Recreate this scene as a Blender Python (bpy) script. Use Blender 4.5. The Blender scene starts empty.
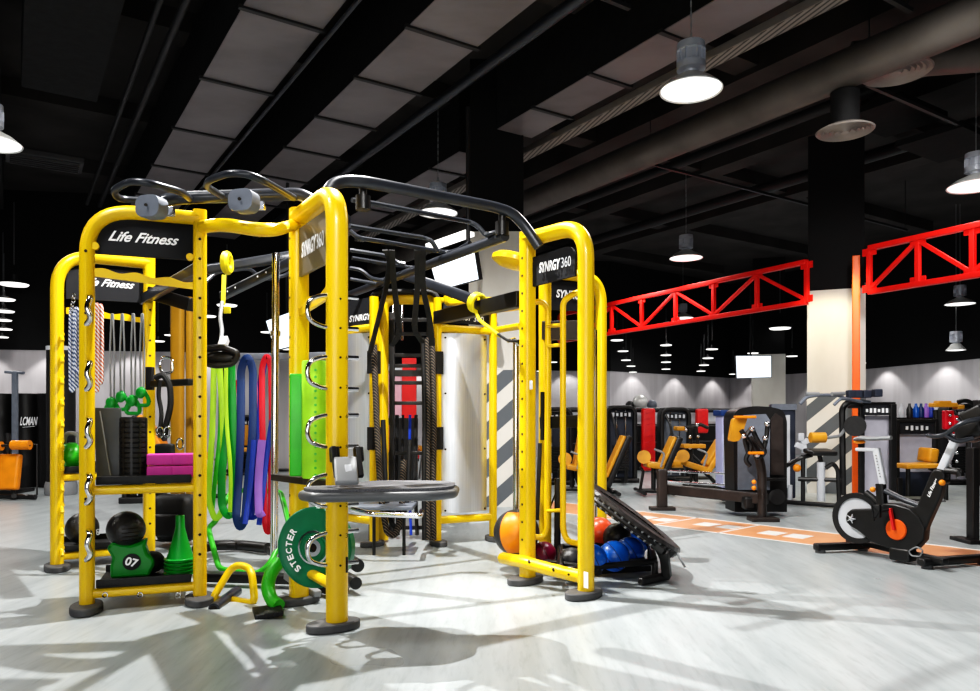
import bpy, bmesh, math, random
from mathutils import Vector as V, Matrix
random.seed(7)
PI = math.pi
COL = bpy.context.scene.collection
FP, CX, HY, HC = 740.0, 490.0, 418.0, 1.13       # focal length in px, optical axis, horizon row, eye height

# ------------------------------------------------------------------ measuring helpers (photo pixel -> place in the room)
def W(px, py, d): return V(((px-CX)/FP*d, d, HC+(HY-py)/FP*d))
def F(px, py):
    d = FP*HC/(py-HY); return V(((px-CX)/FP*d, d, 0))
def Z(px, py, z):                                  # point on the horizontal plane at height z
    d = FP*(HC-z)/(py-HY); return V(((px-CX)/FP*d, d, z))
class Plane:                                       # vertical plane through two floor points
    def __init__(s, a, b):
        s.a, s.b = V(a).to_2d(), V(b).to_2d(); t = (s.b-s.a).normalized()
        s.t = V((t.x, t.y, 0)); s.n = V((t.y, -t.x, 0))     # n looks toward the viewer
        if s.n.xy.dot(-s.a) < 0: s.n = -s.n
    def at(s, px, py, off=0.0):
        r = V(((px-CX)/FP, 1, (HY-py)/FP)); o = V((0, 0, HC))
        a = V((s.a.x, s.a.y, 0)) + s.n*off
        k = (a-o).dot(s.n)/r.dot(s.n); return o + r*k
# ------------------------------------------------------------------ materials
def mat(name, col, rough=.5, metal=0., nscale=8., namt=.06, bump=0., emis=0., coat=0., bscale=None, alpha=1.):
    m = bpy.data.materials.new(name); m.use_nodes = True; nt = m.node_tree; b = nt.nodes['Principled BSDF']
    b.inputs['Roughness'].default_value = rough; b.inputs['Metallic'].default_value = metal
    b.inputs['Coat Weight'].default_value = coat
    tc = nt.nodes.new('ShaderNodeTexCoord'); nz = nt.nodes.new('ShaderNodeTexNoise')
    nz.inputs['Scale'].default_value = nscale; nz.inputs['Detail'].default_value = 4
    nt.links.new(tc.outputs['Object'], nz.inputs['Vector'])
    cr = nt.nodes.new('ShaderNodeValToRGB')
    cr.color_ramp.elements[0].position = .3; cr.color_ramp.elements[1].position = .7
    cr.color_ramp.elements[0].color = [max(0, c*(1-namt)) for c in col]+[1]
    cr.color_ramp.elements[1].color = [min(1, c*(1+namt)) for c in col]+[1]
    nt.links.new(nz.outputs['Fac'], cr.inputs['Fac']); nt.links.new(cr.outputs['Color'], b.inputs['Base Color'])
    if bump:
        bp = nt.nodes.new('ShaderNodeBump'); bp.inputs['Strength'].default_value = bump; bp.inputs['Distance'].default_value = .01
        if bscale:
            n2 = nt.nodes.new('ShaderNodeTexNoise'); n2.inputs['Scale'].default_value = bscale
            nt.links.new(tc.outputs['Object'], n2.inputs['Vector']); nt.links.new(n2.outputs['Fac'], bp.inputs['Height'])
        else: nt.links.new(nz.outputs['Fac'], bp.inputs['Height'])
        nt.links.new(bp.outputs['Normal'], b.inputs['Normal'])
    if emis:
        b.inputs['Emission Color'].default_value = list(col)+[1]; b.inputs['Emission Strength'].default_value = emis
        m.cycles.emission_sampling = 'NONE'
    if alpha < 1: b.inputs['Alpha'].default_value = alpha
    return m
def stripes(name, c1, c2, scale, direction, rough=.6, thr=.5, wscale=1.):   # hard bands along one axis of object space
    m = mat(name, c1, rough); nt = m.node_tree; b = nt.nodes['Principled BSDF']
    tc = nt.nodes.new('ShaderNodeTexCoord'); dp = nt.nodes.new('ShaderNodeVectorMath'); dp.operation = 'DOT_PRODUCT'
    dp.inputs[1].default_value = direction; nt.links.new(tc.outputs['Object'], dp.inputs[0])
    mu = nt.nodes.new('ShaderNodeMath'); mu.operation = 'MULTIPLY'; mu.inputs[1].default_value = scale
    fr = nt.nodes.new('ShaderNodeMath'); fr.operation = 'FRACT'; gt = nt.nodes.new('ShaderNodeMath'); gt.operation = 'GREATER_THAN'
    gt.inputs[1].default_value = thr
    nt.links.new(dp.outputs['Value'], mu.inputs[0]); nt.links.new(mu.outputs[0], fr.inputs[0]); nt.links.new(fr.outputs[0], gt.inputs[0])
    mx = nt.nodes.new('ShaderNodeMix'); mx.data_type = 'RGBA'
    mx.inputs['A'].default_value = list(c1)+[1]; mx.inputs['B'].default_value = list(c2)+[1]
    nt.links.new(gt.outputs[0], mx.inputs['Factor']); nt.links.new(mx.outputs['Result'], b.inputs['Base Color'])
    return m
def streak(name, c1, c2, rough, metal, vscale, bump=.0, rot=0.):             # noise stretched along one axis
    m = mat(name, c1, rough, metal); nt = m.node_tree; b = nt.nodes['Principled BSDF']
    tc = nt.nodes.new('ShaderNodeTexCoord'); mp = nt.nodes.new('ShaderNodeMapping')
    mp.inputs['Scale'].default_value = vscale; mp.inputs['Rotation'].default_value = (0, 0, rot)
    nz = nt.nodes.new('ShaderNodeTexNoise'); nz.inputs['Scale'].default_value = 1; nz.inputs['Detail'].default_value = 6
    cr = nt.nodes.new('ShaderNodeValToRGB'); cr.color_ramp.elements[0].position = .35; cr.color_ramp.elements[1].position = .65
    cr.color_ramp.elements[0].color = list(c1)+[1]; cr.color_ramp.elements[1].color = list(c2)+[1]
    nt.links.new(tc.outputs['Object'], mp.inputs['Vector']); nt.links.new(mp.outputs[0], nz.inputs['Vector'])
    nt.links.new(nz.outputs['Fac'], cr.inputs['Fac']); nt.links.new(cr.outputs['Color'], b.inputs['Base Color'])
    if bump:
        bp = nt.nodes.new('ShaderNodeBump'); bp.inputs['Strength'].default_value = bump; bp.inputs['Distance'].default_value = .004
        nt.links.new(nz.outputs['Fac'], bp.inputs['Height']); nt.links.new(bp.outputs['Normal'], b.inputs['Normal'])
    return m
M = {}
M['yellow'] = mat('yellow_paint', (.86, .55, .004), .34, 0, 2, .02, coat=.2)
M['slate'] = mat('slate_panel', (.035, .042, .065), .5)
M['hole'] = mat('dark_hole', (.02, .015, .01), .8)
M['black'] = mat('black_rubber', (.012, .012, .013), .6, 0, 20, .3)
M['blackp'] = mat('black_paint', (.014, .0135, .014), .4, 0, 10, .2)
M['brownblack'] = mat('bronze_black_paint', (.035, .028, .026), .4, 0, 10, .2)
M['sign'] = mat('sign_black', (.01, .011, .015), .75, 0, 10, .1)
M['tubegrey'] = mat('dark_grey_paint', (.04, .044, .054), .3, .2, 10, .1, coat=.2)
M['footgrey'] = mat('grey_rubber_foot', (.085, .085, .088), .6, 0, 15, .15)
M['knob'] = mat('slate_plastic', (.16, .18, .22), .5, 0, 15, .1)
M['white'] = mat('white_lettering', (.85, .85, .86), .5, emis=.15)
M['grey'] = mat('mid_grey', (.25, .26, .27), .5)
M['lgrey'] = mat('light_grey_paint', (.6, .62, .66), .4)
M['chrome'] = mat('chrome', (.78, .78, .8), .12, 1.)
M['steel'] = streak('brushed_panel', (.64, .67, .72), (.74, .77, .82), .36, .72, (160, 160, 1.5))
M['pink'] = mat('magenta_foam', (.62, .05, .36), .6, 0, 30, .05)
M['slab'] = mat('slate_board', (.09, .1, .11), .5, 0, 6, .15)
M['green'] = mat('green_plastic', (.005, .28, .03), .35, 0, 8, .1)
M['greenb'] = mat('bright_green', (.04, .45, .02), .35, 0, 8, .15)
M['lime'] = mat('lime_foam', (.32, .74, .03), .55, 0, 6, .2)
M['limeband'] = mat('lime_band', (.45, .8, .03), .4)
M['strapyellow'] = mat('yellow_webbing', (.85, .7, .01), .5)
M['plate'] = mat('green_rubber_plate', (.005, .16, .075), .4, 0, 12, .1)
M['navy'] = mat('navy_band', (.01, .04, .16), .4); M['blue'] = mat('blue_band', (.02, .06, .45), .4)
M['red'] = mat('red_vinyl', (.75, .02, .02), .4); M['redband'] = mat('red_band', (.7, .01, .03), .4)
M['pinkband'] = mat('pink_band', (.8, .2, .3), .4); M['purple'] = mat('purple_band', (.35, .17, .65), .4)
M['ballblue'] = mat('blue_ball_vinyl', (.008, .11, .5), .3, 0, 25, .12, .15)
M['ballred'] = mat('red_orange_ball_vinyl', (.75, .09, .03), .3, 0, 25, .1)
M['ballblack'] = mat('black_ball_rubber', (.03, .03, .032), .38, 0, 30, .25, .25, bscale=90)
M['ballmaroon'] = mat('maroon_ball_vinyl', (.13, .005, .03), .3)
M['orange'] = mat('orange_vinyl', (.85, .27, .01), .4, 0, 6, .12)
M['tan'] = mat('amber_vinyl', (.62, .28, .02), .42, 0, 7, .15)
M['truss'] = mat('red_truss_paint', (.8, .018, .012), .4)
M['concrete'] = streak('column_concrete', (.64, .61, .56), (.74, .72, .67), .8, 0, (2, 2, .8), .3)
M['wall'] = streak('wall_concrete', (.44, .42, .44), (.56, .54, .56), .8, 0, (3, 3, .3), .2)
M['wallblack'] = mat('black_wall', (.009, .009, .01), .9)
M['ceil'] = streak('ceiling_dark', (.036, .032, .031), (.06, .054, .052), .85, 0, (1.2, 1.2, 1.2), .3)
M['duct'] = streak('duct_sheet', (.17, .155, .162), (.24, .22, .23), .45, .3, (.9, 1.5, 1), .1, .57)
M['ductdark'] = mat('black_duct_and_shade', (.008, .008, .009), .8, 0, 9, .4, .4)
M['pipe'] = streak('spiral_pipe', (.11, .1, .092), (.16, .145, .135), .5, .3, (2, 2, 2), .1)
M['darkpipe'] = mat('black_pipe', (.03, .03, .032), .5)
M['traymetal'] = mat('tray_metal', (.33, .3, .28), .5, .4)
M['lamp'] = mat('lamp_glow', (1, .99, .96), .5, emis=1.25)
M['lampbody'] = mat('lamp_housing', (.55, .58, .65), .35, .3)
M['reflect'] = mat('lamp_reflector', (.8, .8, .78), .3, .2)
M['screen'] = streak('screen_glow', (.75, .85, 1), (.95, .97, 1), .3, 0, (3, 3, 5))
_b = M['screen'].node_tree.nodes['Principled BSDF']; _b.inputs['Emission Color'].default_value = (.8, .9, 1, 1)
_b.inputs['Emission Strength'].default_value = 1.1; M['screen'].cycles.emission_sampling = 'NONE'
M['lane'] = streak('orange_lane', (.74, .31, .15), (.82, .38, .2), .35, 0, (3, 3, 3), 0)
M['lanewhite'] = mat('white_line', (.85, .85, .82), .4)
M['floor'] = streak('vinyl_floor', (.36, .395, .405), (.45, .485, .495), .3, 0, (9, .9, 1), .12, -.6)
def _floor():
    nt = M['floor'].node_tree; b = nt.nodes['Principled BSDF']; link = b.inputs['Base Color'].links[0].from_socket
    tc = nt.nodes.new('ShaderNodeTexCoord'); n2 = nt.nodes.new('ShaderNodeTexNoise'); n2.inputs['Scale'].default_value = .6; n2.inputs['Detail'].default_value = 3
    nt.links.new(tc.outputs['Object'], n2.inputs['Vector'])
    mp = nt.nodes.new('ShaderNodeMapping'); mp.inputs['Scale'].default_value = (26, 4, 1); mp.inputs['Rotation'].default_value = (0, 0, -.6)
    n3 = nt.nodes.new('ShaderNodeTexNoise'); n3.inputs['Scale'].default_value = 1; n3.inputs['Detail'].default_value = 8; n3.inputs['Roughness'].default_value = .7
    nt.links.new(tc.outputs['Object'], mp.inputs[0]); nt.links.new(mp.outputs[0], n3.inputs['Vector'])
    cr = nt.nodes.new('ShaderNodeValToRGB'); cr.color_ramp.elements[0].position = .3; cr.color_ramp.elements[1].position = .5
    cr.color_ramp.elements[0].color = (.72, .74, .74, 1); cr.color_ramp.elements[1].color = (1, 1, 1, 1)
    nt.links.new(n3.outputs['Fac'], cr.inputs['Fac'])
    mx = nt.nodes.new('ShaderNodeMix'); mx.data_type = 'RGBA'; mx.blend_type = 'MULTIPLY'; mx.inputs['Factor'].default_value = .8
    nt.links.new(link, mx.inputs['A']); nt.links.new(cr.outputs['Color'], mx.inputs['B']); nt.links.new(mx.outputs['Result'], b.inputs['Base Color'])
    mr = nt.nodes.new('ShaderNodeMapRange'); mr.inputs['To Min'].default_value = .2; mr.inputs['To Max'].default_value = .42
    nt.links.new(n2.outputs['Fac'], mr.inputs['Value']); nt.links.new(mr.outputs[0], b.inputs['Roughness'])
_floor()
M['ropebw'] = stripes('blue_white_braid', (.75, .78, .85), (.05, .08, .2), 34, (1, 1, 1), .7)
M['ropeor'] = stripes('orange_white_braid', (.85, .8, .78), (.6, .12, .05), 34, (1, 1, 1), .7)
M['ropeblack'] = stripes('black_fleck_braid', (.012, .012, .012), (.2, .15, .11), 30, (1, 1, 1.2), .8, .74)
M['colstripe'] = stripes('hazard_stripes', (.72, .7, .65), (.12, .135, .15), 3.0, (.62, 0, -.7), .75, .5)
M['dots'] = stripes('perforated', (.3, .27, .25), (.08, .07, .065), 18, (1, .3, 0), .6, .6)

# ------------------------------------------------------------------ mesh building
def fillet(pts, r, k=5, closed=False):
    pts = [V(p) for p in pts]; n = len(pts); out = []
    for i, p in enumerate(pts):
        if not closed and i in (0, n-1): out.append(p); continue
        a, c = pts[i-1]-p, pts[(i+1) % n]-p
        rr = min(r, a.length*.48, c.length*.48); A = p+a.normalized()*rr; B = p+c.normalized()*rr
        for j in range(k+1):
            t = j/k; out.append(A*(1-t)**2 + p*2*t*(1-t) + B*t*t)
    return out
class MB:
    def __init__(s): s.bm = bmesh.new()
    def ring_sweep(s, pts, ring, closed=False, caps=True):       # ring(i, tangent) -> list of points
        n = len(pts); rings = []
        for i, p in enumerate(pts):
            if closed: t = (pts[(i+1) % n]-pts[i-1])
            else: t = (pts[min(i+1, n-1)]-pts[max(i-1, 0)])
            if t.length < 1e-9: t = V((0, 0, 1))
            rings.append([s.bm.verts.new(q) for q in ring(i, t.normalized(), p)])
        m = len(rings[0])
        for i in range(n if closed else n-1):
            a, b = rings[i], rings[(i+1) % n]
            for j in range(m):
                try: s.bm.faces.new((a[j], a[(j+1) % m], b[(j+1) % m], b[j]))
                except ValueError: pass
        if caps and not closed:
            s.bm.faces.new(rings[0][::-1]); s.bm.faces.new(rings[-1])
        return s
    def tube(s, pts, r, n=10, closed=False, fil=0., rr=None):
        pts = [V(p) for p in pts]
        if fil: pts = fillet(pts, fil, 5, closed)
        st = {'u': None}
        def ring(i, t, p):
            u = st['u']
            if u is None: u = t.orthogonal()
            u = (u - t*u.dot(t)); u = u.normalized() if u.length > 1e-6 else t.orthogonal().normalized()
            st['u'] = u; w = t.cross(u); q = r if rr is None else rr[min(i, len(rr)-1)]
            return [p+(u*math.cos(a)+w*math.sin(a))*q for a in (2*PI*j/n for j in range(n))]
        return s.ring_sweep(pts, ring, closed)
    def oval(s, pts, wi, wn, N, fil=0., k=5, rnd=.5, closed=False):     # rounded-box tube: wi in the frame plane, wn along N
        pts = [V(p) for p in pts]
        if fil: pts = fillet(pts, fil, 10, closed)
        N = V(N).normalized()
        def ring(i, t, p):
            u = t.cross(N).normalized(); out = []; rc = min(wi, wn)*rnd
            for cx, cy, a0 in ((1, 1, 0), (-1, 1, PI/2), (-1, -1, PI), (1, -1, 3*PI/2)):
                for j in range(k):
                    a = a0+PI/2*j/(k-1)
                    out.append(p+u*(cx*(wi/2-rc)+math.cos(a)*rc)+N*(cy*(wn/2-rc)+math.sin(a)*rc))
            return out
        return s.ring_sweep(pts, ring, closed)
    def cyl(s, a, b, r, r2=None, n=16):
        return s.tube([a, b], r, n, rr=[r, r if r2 is None else r2])
    def box(s, c, d, R=None, bev=0., rz=0.):
        R = R or Matrix.Rotation(rz, 3, 'Z'); g = bmesh.ops.create_cube(s.bm, size=1)
        for v in g['verts']: v.co = V((v.co.x*d[0], v.co.y*d[1], v.co.z*d[2]))
        if bev:
            es = list({e for v in g['verts'] for e in v.link_edges})
            r = bmesh.ops.bevel(s.bm, geom=es, offset=min(bev, min(d)*.45), segments=3, affect='EDGES', profile=.6)
            vs = {v for f in r['faces'] for v in f.verts} | {v for v in g['verts'] if v.is_valid}
        else: vs = g['verts']
        for v in vs: v.co = R @ v.co + V(c)
        return s
    def bar(s, a, b, w, h, bev=.004, up=(0, 0, 1)):               # box between two points
        a, b = V(a), V(b); t = (b-a).normalized(); x = t.cross(V(up)); x = x.normalized() if x.length > 1e-5 else V((1, 0, 0)); y = x.cross(t)
        return s.box((a+b)/2, (w, (b-a).length, h), Matrix((x, t, y)).transposed(), bev)
    def ball(s, c, r, sc=(1, 1, 1), R=None, u=24, v=16):
        g = bmesh.ops.create_uvsphere(s.bm, u_segments=u, v_segments=v, radius=r); R = R or Matrix.Identity(3)
        for q in g['verts']: q.co = R @ V((q.co.x*sc[0], q.co.y*sc[1], q.co.z*sc[2])) + V(c)
        return s
    def lathe(s, prof, o=(0, 0, 0), R=None, n=32):                # prof: (radius, height)
        R = R or Matrix.Identity(3); o = V(o); rings = []
        for r, h in prof:
            if r < 1e-5: rings.append([s.bm.verts.new(R @ V((0, 0, h))+o)])
            else: rings.append([s.bm.verts.new(R @ V((r*math.cos(2*PI*j/n), r*math.sin(2*PI*j/n), h))+o) for j in range(n)])
        for a, b in zip(rings, rings[1:]):
            for j in range(n):
                k = (j+1) % n; q = [a[j % len(a)], a[k % len(a)], b[k % len(b)], b[j % len(b)]]; q = list(dict.fromkeys(q))
                if len(q) > 2: s.bm.faces.new(q)
        return s
    def prism(s, pts, ex):                                        # planar outline (3-D points) pushed along ex
        ex = V(ex); a = [s.bm.verts.new(V(p)) for p in pts]; b = [s.bm.verts.new(V(p)+ex) for p in pts]; n = len(a)
        s.bm.faces.new(a[::-1]); s.bm.faces.new(b)
        for i in range(n): s.bm.faces.new((a[i], a[(i+1) % n], b[(i+1) % n], b[i]))
        return s
    def build(s, name, m, parent=None, smooth=True, bev=0.):
        bm = s.bm; bmesh.ops.recalc_face_normals(bm, faces=bm.faces)
        off = V((0, 0, 0))
        if parent is not None: off = OFF.get(parent.name, V((0, 0, 0)))
        elif bm.verts:
            xs = [v.co for v in bm.verts]
            off = V(((min(c.x for c in xs)+max(c.x for c in xs))/2, (min(c.y for c in xs)+max(c.y for c in xs))/2, min(c.z for c in xs)))
        for v in bm.verts: v.co -= off
        me = bpy.data.meshes.new(name); 
        if smooth:
            for f in bm.faces: f.smooth = True
            for e in bm.edges:
                if len(e.link_faces) == 2 and e.calc_face_angle(0) > .7: e.smooth = False
        bm.to_mesh(me); bm.free(); me.materials.append(m if not isinstance(m, str) else M[m])
        o = bpy.data.objects.new(name, me); COL.objects.link(o)
        if parent is not None: o.parent = parent
        else: o.location = off
        OFF[o.name] = off
        if bev:
            md = o.modifiers.new('Bevel', 'BEVEL'); md.width = bev; md.segments = 2; md.limit_method = 'ANGLE'
        return o
OFF = {}
def thing(name, label, cat, loc=(0, 0, 0), group=None):
    o = bpy.data.objects.new(name, None); COL.objects.link(o); o.location = loc; o.empty_display_size = .1
    o['label'] = label; o['category'] = cat
    if group: o['group'] = group
    OFF[o.name] = V(loc); return o
def tag(o, label, cat, group=None, kind=None):
    o['label'] = label; o['category'] = cat
    if group: o['group'] = group
    if kind: o['kind'] = kind
    return o
def struct(o, label=None):
    o['kind'] = 'structure'
    if label: o['label'] = label
    return o
def place(o, loc, rz=0.):
    o.location = loc; o.rotation_euler = (0, 0, rz); return o
def dup(root, loc, rz=0., label=None, scale=None):
    r = root.copy(); COL.objects.link(r); r.location = loc; r.rotation_euler = (0, 0, rz)
    if scale: r.scale = scale
    if label: r['label'] = label
    for ch in list(root.children):
        c = ch.copy(); COL.objects.link(c); c.parent = r
        for g in list(ch.children):
            d = g.copy(); COL.objects.link(d); d.parent = c
    return r
def lettering(s, loc, right, up, width, m, parent, name='lettering', shear=0., bold=.0, height=None):
    cu = bpy.data.curves.new(name, 'FONT'); cu.body = s; cu.size = 1; cu.shear = shear; cu.offset = bold; cu.extrude = .012
    cu.align_x = 'CENTER'; cu.align_y = 'CENTER'
    t = bpy.data.objects.new('tmp', cu); COL.objects.link(t)
    dg = bpy.context.evaluated_depsgraph_get(); me = bpy.data.meshes.new_from_object(t.evaluated_get(dg))
    bpy.data.objects.remove(t); me.name = name
    xs = [v.co.x for v in me.vertices]; ys = [v.co.y for v in me.vertices]
    k = width/(max(xs)-min(xs)); ky = height/(max(ys)-min(ys)) if height else k
    cx, cy = (max(xs)+min(xs))/2, (max(ys)+min(ys))/2
    R = V(right).normalized(); U = V(up).normalized(); N = R.cross(U); loc = V(loc)-OFF.get(parent.name, V((0, 0, 0))) if parent else V(loc)
    for v in me.vertices: v.co = loc+R*(v.co.x-cx)*k+U*(v.co.y-cy)*ky+N*v.co.z*k*.4
    me.materials.clear(); me.materials.append(M[m])
    o = bpy.data.objects.new(name, me); COL.objects.link(o); o.parent = parent; OFF[o.name] = OFF.get(parent.name, V((0, 0, 0))) if parent else V((0, 0, 0))
    return o
UP = V((0, 0, 1))
exec_parts = []
# ================================================================== THE ROOM
CEIL = 5.7; WT = 2.5
room = [(-10.6, -4.5), (-10.6, 14.7), (-3.9, 15.7), (-1.5, 21.0), (3.5, 21.6), (8.2, 25.3), (10.5, 20.9), (11.3, 17), (13.2, 10), (13.2, -4.5)]
b = MB(); f = b.bm.faces.new([b.bm.verts.new((x, y, 0)) for x, y in [(-11, -5), (-11, 26), (14, 26), (14, -5)]])
struct(b.build('floor', 'floor', smooth=False))
b = MB(); b.box((1.5, 10.5, CEIL+.1), (25.4, 31.4, .2)); struct(b.build('ceiling', 'ceil', smooth=False))
sides = ['left', 'left_rear', 'rear_left', 'rear', 'rear_right', 'right_corner', 'right_rear', 'right_side', 'right', 'behind']
for i in range(len(room)):
    a, c = V(room[i]).to_3d(), V(room[(i+1) % len(room)]).to_3d()
    t = (c-a).normalized(); n = V((-t.y, t.x, 0))
    b = MB(); b.prism([a, c, c+n*.15, a+n*.15], (0, 0, WT)); w = struct(b.build('wall_'+sides[i], 'wall', smooth=False))
    b = MB(); b.prism([a+UP*WT-n*.02, c+UP*WT-n*.02, c+n*.15+UP*WT, a+n*.15+UP*WT], (0, 0, CEIL-WT)); struct(b.build('wall_upper_'+sides[i], 'wallblack', smooth=False))
# running lane painted on the floor
a0, a1, c0, c1 = F(640, 511.5), F(980, 550.5), F(665, 526.5), F(940, 561.5)
t = (a1-a0).normalized(); n = V((t.y, -t.x, 0)); 
if n.y > 0: n = -n
w = abs((c0-a0).dot(n)); s0 = a0-t*2.3; L = 7.2
b = MB(); b.prism([s0, s0+t*L, s0+t*L+n*w, s0+n*w], (0, 0, .003)); struct(b.build('trim_1', 'lane', smooth=False))
b = MB()
for q in (0, w): b.prism([s0+n*(q-.02)+UP*.003, s0+t*L+n*(q-.02)+UP*.003, s0+t*L+n*(q+.02)+UP*.003, s0+n*(q+.02)+UP*.003], (0, 0, .002))
for px, py in ((655, 519), (718, 526), (785, 535)):
    p = F(px, py); 
    for k in (-1, 1): b.prism([p+t*(k*.13-.1)-n*.12+UP*.003, p+t*(k*.13+.1)-n*.12+UP*.003, p+t*(k*.13+.1)+n*.12+UP*.003, p+t*(k*.13-.1)+n*.12+UP*.003], (0, 0, .002))
    b.prism([p-t*.5-n*.4+UP*.003, p-t*.47-n*.4+UP*.003, p-t*.47+n*.4+UP*.003, p-t*.5+n*.4+UP*.003], (0, 0, .002))
struct(b.build('trim_2', 'lanewhite', smooth=False))

# columns -------------------------------------------------------------
def column(name, cx, d, w, zc, zs, rz, num):
    p = V(((cx-CX)/FP*d, d, 0))
    b = MB(); b.box((0, 0, CEIL/2), (w, w, CEIL)); o = struct(b.build('column', 'wallblack', smooth=False)); place(o, p, rz)
    b = MB(); b.box((0, 0, zc/2), (w+.03, w+.03, zc)); c = b.build('concrete_casing', 'concrete', o, False)
    if zs:
        b = MB(); b.box((0, 0, zs/2), (w+.04, w+.04, zs)); b.build('striped_band', 'colstripe', o, False)
    return o
column('column', 497, 9.75, .68, 3.5, 1.74, -.02, 1)
column('column', 835, 11.4, .76, 3.05, 1.46, -.40, 2)
column('column', 768, 21.5, .85, 2.95, 0, -.30, 3)

# ducts: u runs away along the hall, v across it ------------------------
UD = V((-.544, .839, 0)); VD = V((.839, .544, 0))
def UV(u, v, z): return UD*u+VD*v+UP*z
RD = Matrix((VD, UD, UP)).transposed()
def duct(v0, v1, z, h, u0, u1, m, label, seams=(), group='rectangular ventilation ducts under the ceiling'):
    o = thing('ventilation_duct', label, 'duct', UV((u0+u1)/2, (v0+v1)/2, z), group)
    b = MB(); b.box(UV((u0+u1)/2, (v0+v1)/2, z+h/2), (v1-v0, u1-u0, h), RD); b.build('duct_casing', 'ductdark', o, False)  # sides dark, grey undersides lighter: light and shade put into the colours
    b = MB(); b.box(UV((u0+u1)/2, (v0+v1)/2, z-.004), (v1-v0-.01, u1-u0, .008), RD); b.build('underside_tone', m, o, False)
    for u in seams:
        b = MB(); b.box(UV(u, (v0+v1)/2, z-.012), (v1-v0+.06, .05, .035), RD)
        b.build('joint_flange', 'darkpipe', o, False)
    return o
duct(1.70, 2.43, 4.73, .75, -1, 15.5, 'duct', 'grey sheet metal duct nearest the left of the ceiling, beside a thin pipe', [3.3, 5.0, 6.6, 8.2, 9.8, 11.4, 13])
duct(3.06, 3.80, 4.73, .75, -1, 15.3, 'duct', 'wide grey duct in the middle of the ceiling above the handle loops', [2.6, 3.55, 4.5, 4.9, 6.1, 7.3, 8.5, 9.7, 11, 12.5])
duct(5.08, 5.62, 4.73, .95, -1, 7.68, 'duct', 'brownish duct ending at the striped column, beside the perforated tray', [1.6, 2.9, 3.9, 4.9, 5.9, 6.9])
duct(5.08, 5.62, 4.73, .95, 8.6, 14.6, 'duct', 'far run of brownish duct beyond the first column', [9.4, 10.5, 11.8])
duct(.10, .83, 4.73, .6, -1, 9.5, 'ductdark', 'black insulated duct at the far left of the ceiling', [3.4, 6.9])
duct(-.6, -.1, 4.9, .6, -1, 16, 'ductdark', 'black duct above the pendant at the left edge', [])
# dark beams between ducts
# pipes
def pipe(u0, u1, v, z, r, m, label, cat='pipe', name='ceiling_pipe', n=12):
    b = MB(); b.cyl(UV(u0, v, z), UV(u1, v, z), r, n=n); return tag(b.build(name, m), label, cat)
pipe(-1, 15, 2.47, 4.66, .022, 'tubegrey', 'thin grey pipe running along the right edge of the left duct')
pipe(-1, 15, 1.35, 4.95, .04, 'darkpipe', 'thin black pipe left of the left grey duct')
pipe(-1, 15, 1.15, 4.95, .03, 'darkpipe', 'slim black pipe next to the black insulated duct')
pipe(-1, 15, 4.12, 4.75, .055, 'tubegrey', 'grey pipe just right of the middle duct')
pipe(-1, 15, 3.95, 4.95, .03, 'darkpipe', 'black pipe tucked close against the middle duct')
pipe(-3, 15.3, 6.84, 4.53, .185, 'pipe', 'large round brown spiral duct crossing the right of the ceiling', 'duct', 'round_duct', 28)
pipe(-3, 20, 9.2, 5.3, .08, 'darkpipe', 'black pipe right of the large round duct')
pipe(-3, 20, 11.5, 5.3, .1, 'darkpipe', 'black pipe high at the right of the hall')
# perforated cable tray
o = thing('cable_tray', 'perforated metal cable tray between rectangular duct and round duct', 'cable tray', UV(5, 6.0, 4.75))
b = MB(); b.box(UV(6, 6.02, 4.76), (.17, 16.5, .01), RD); b.build('tray_base', 'dots', o, False)
for v in (5.93, 6.11):
    b = MB(); b.box(UV(6, v, 4.8), (.012, 16.5, .08), RD); b.build('tray_side', 'traymetal', o, False)
# hanger rails across the ducts
def rail(u, v0, v1, z, label):
    b = MB(); b.box(UV(u, (v0+v1)/2, z), (v1-v0, .045, .035), RD); 
    for v in (v0+.05, v1-.05): b.cyl(UV(u, v, z), UV(u, v, CEIL), .006, n=6)
    return tag(b.build('support_rail', 'darkpipe'), label, 'rail', 'thin rails hung across the ceiling')
rail(4.72, 2.9, 4.5, 4.68, 'black support rail crossing under the middle duct above the curved frame')
rail(3.4, 5.85, 6.55, 4.66, 'black rail under the perforated cable tray')
rail(4.4, 7.6, 13.0, 4.66, 'long thin rail crossing the ceiling at the right behind the round duct')
rail(7.6, 7.6, 14.5, 4.75, 'farther thin rail crossing the ceiling above the red truss')
rail(2.4, .0, 1.5, 4.66, 'black rail crossing the upper left corner of the ceiling')
rail(5.6, .0, 1.5, 4.66, 'black rail crossing behind the left edge pendant')
# slab ribs of the dark ceiling (setting)
b = MB()
for u in range(0, 26, 3): b.box(UV(u, 6, CEIL-.12), (24, .35, .24), RD)
for v in (7.9, 10.3, 12.7): b.box(UV(9, v, CEIL-.16), (.4, 24, .3), RD)
struct(b.build('ceiling_beams', 'ceil', smooth=False))
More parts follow.
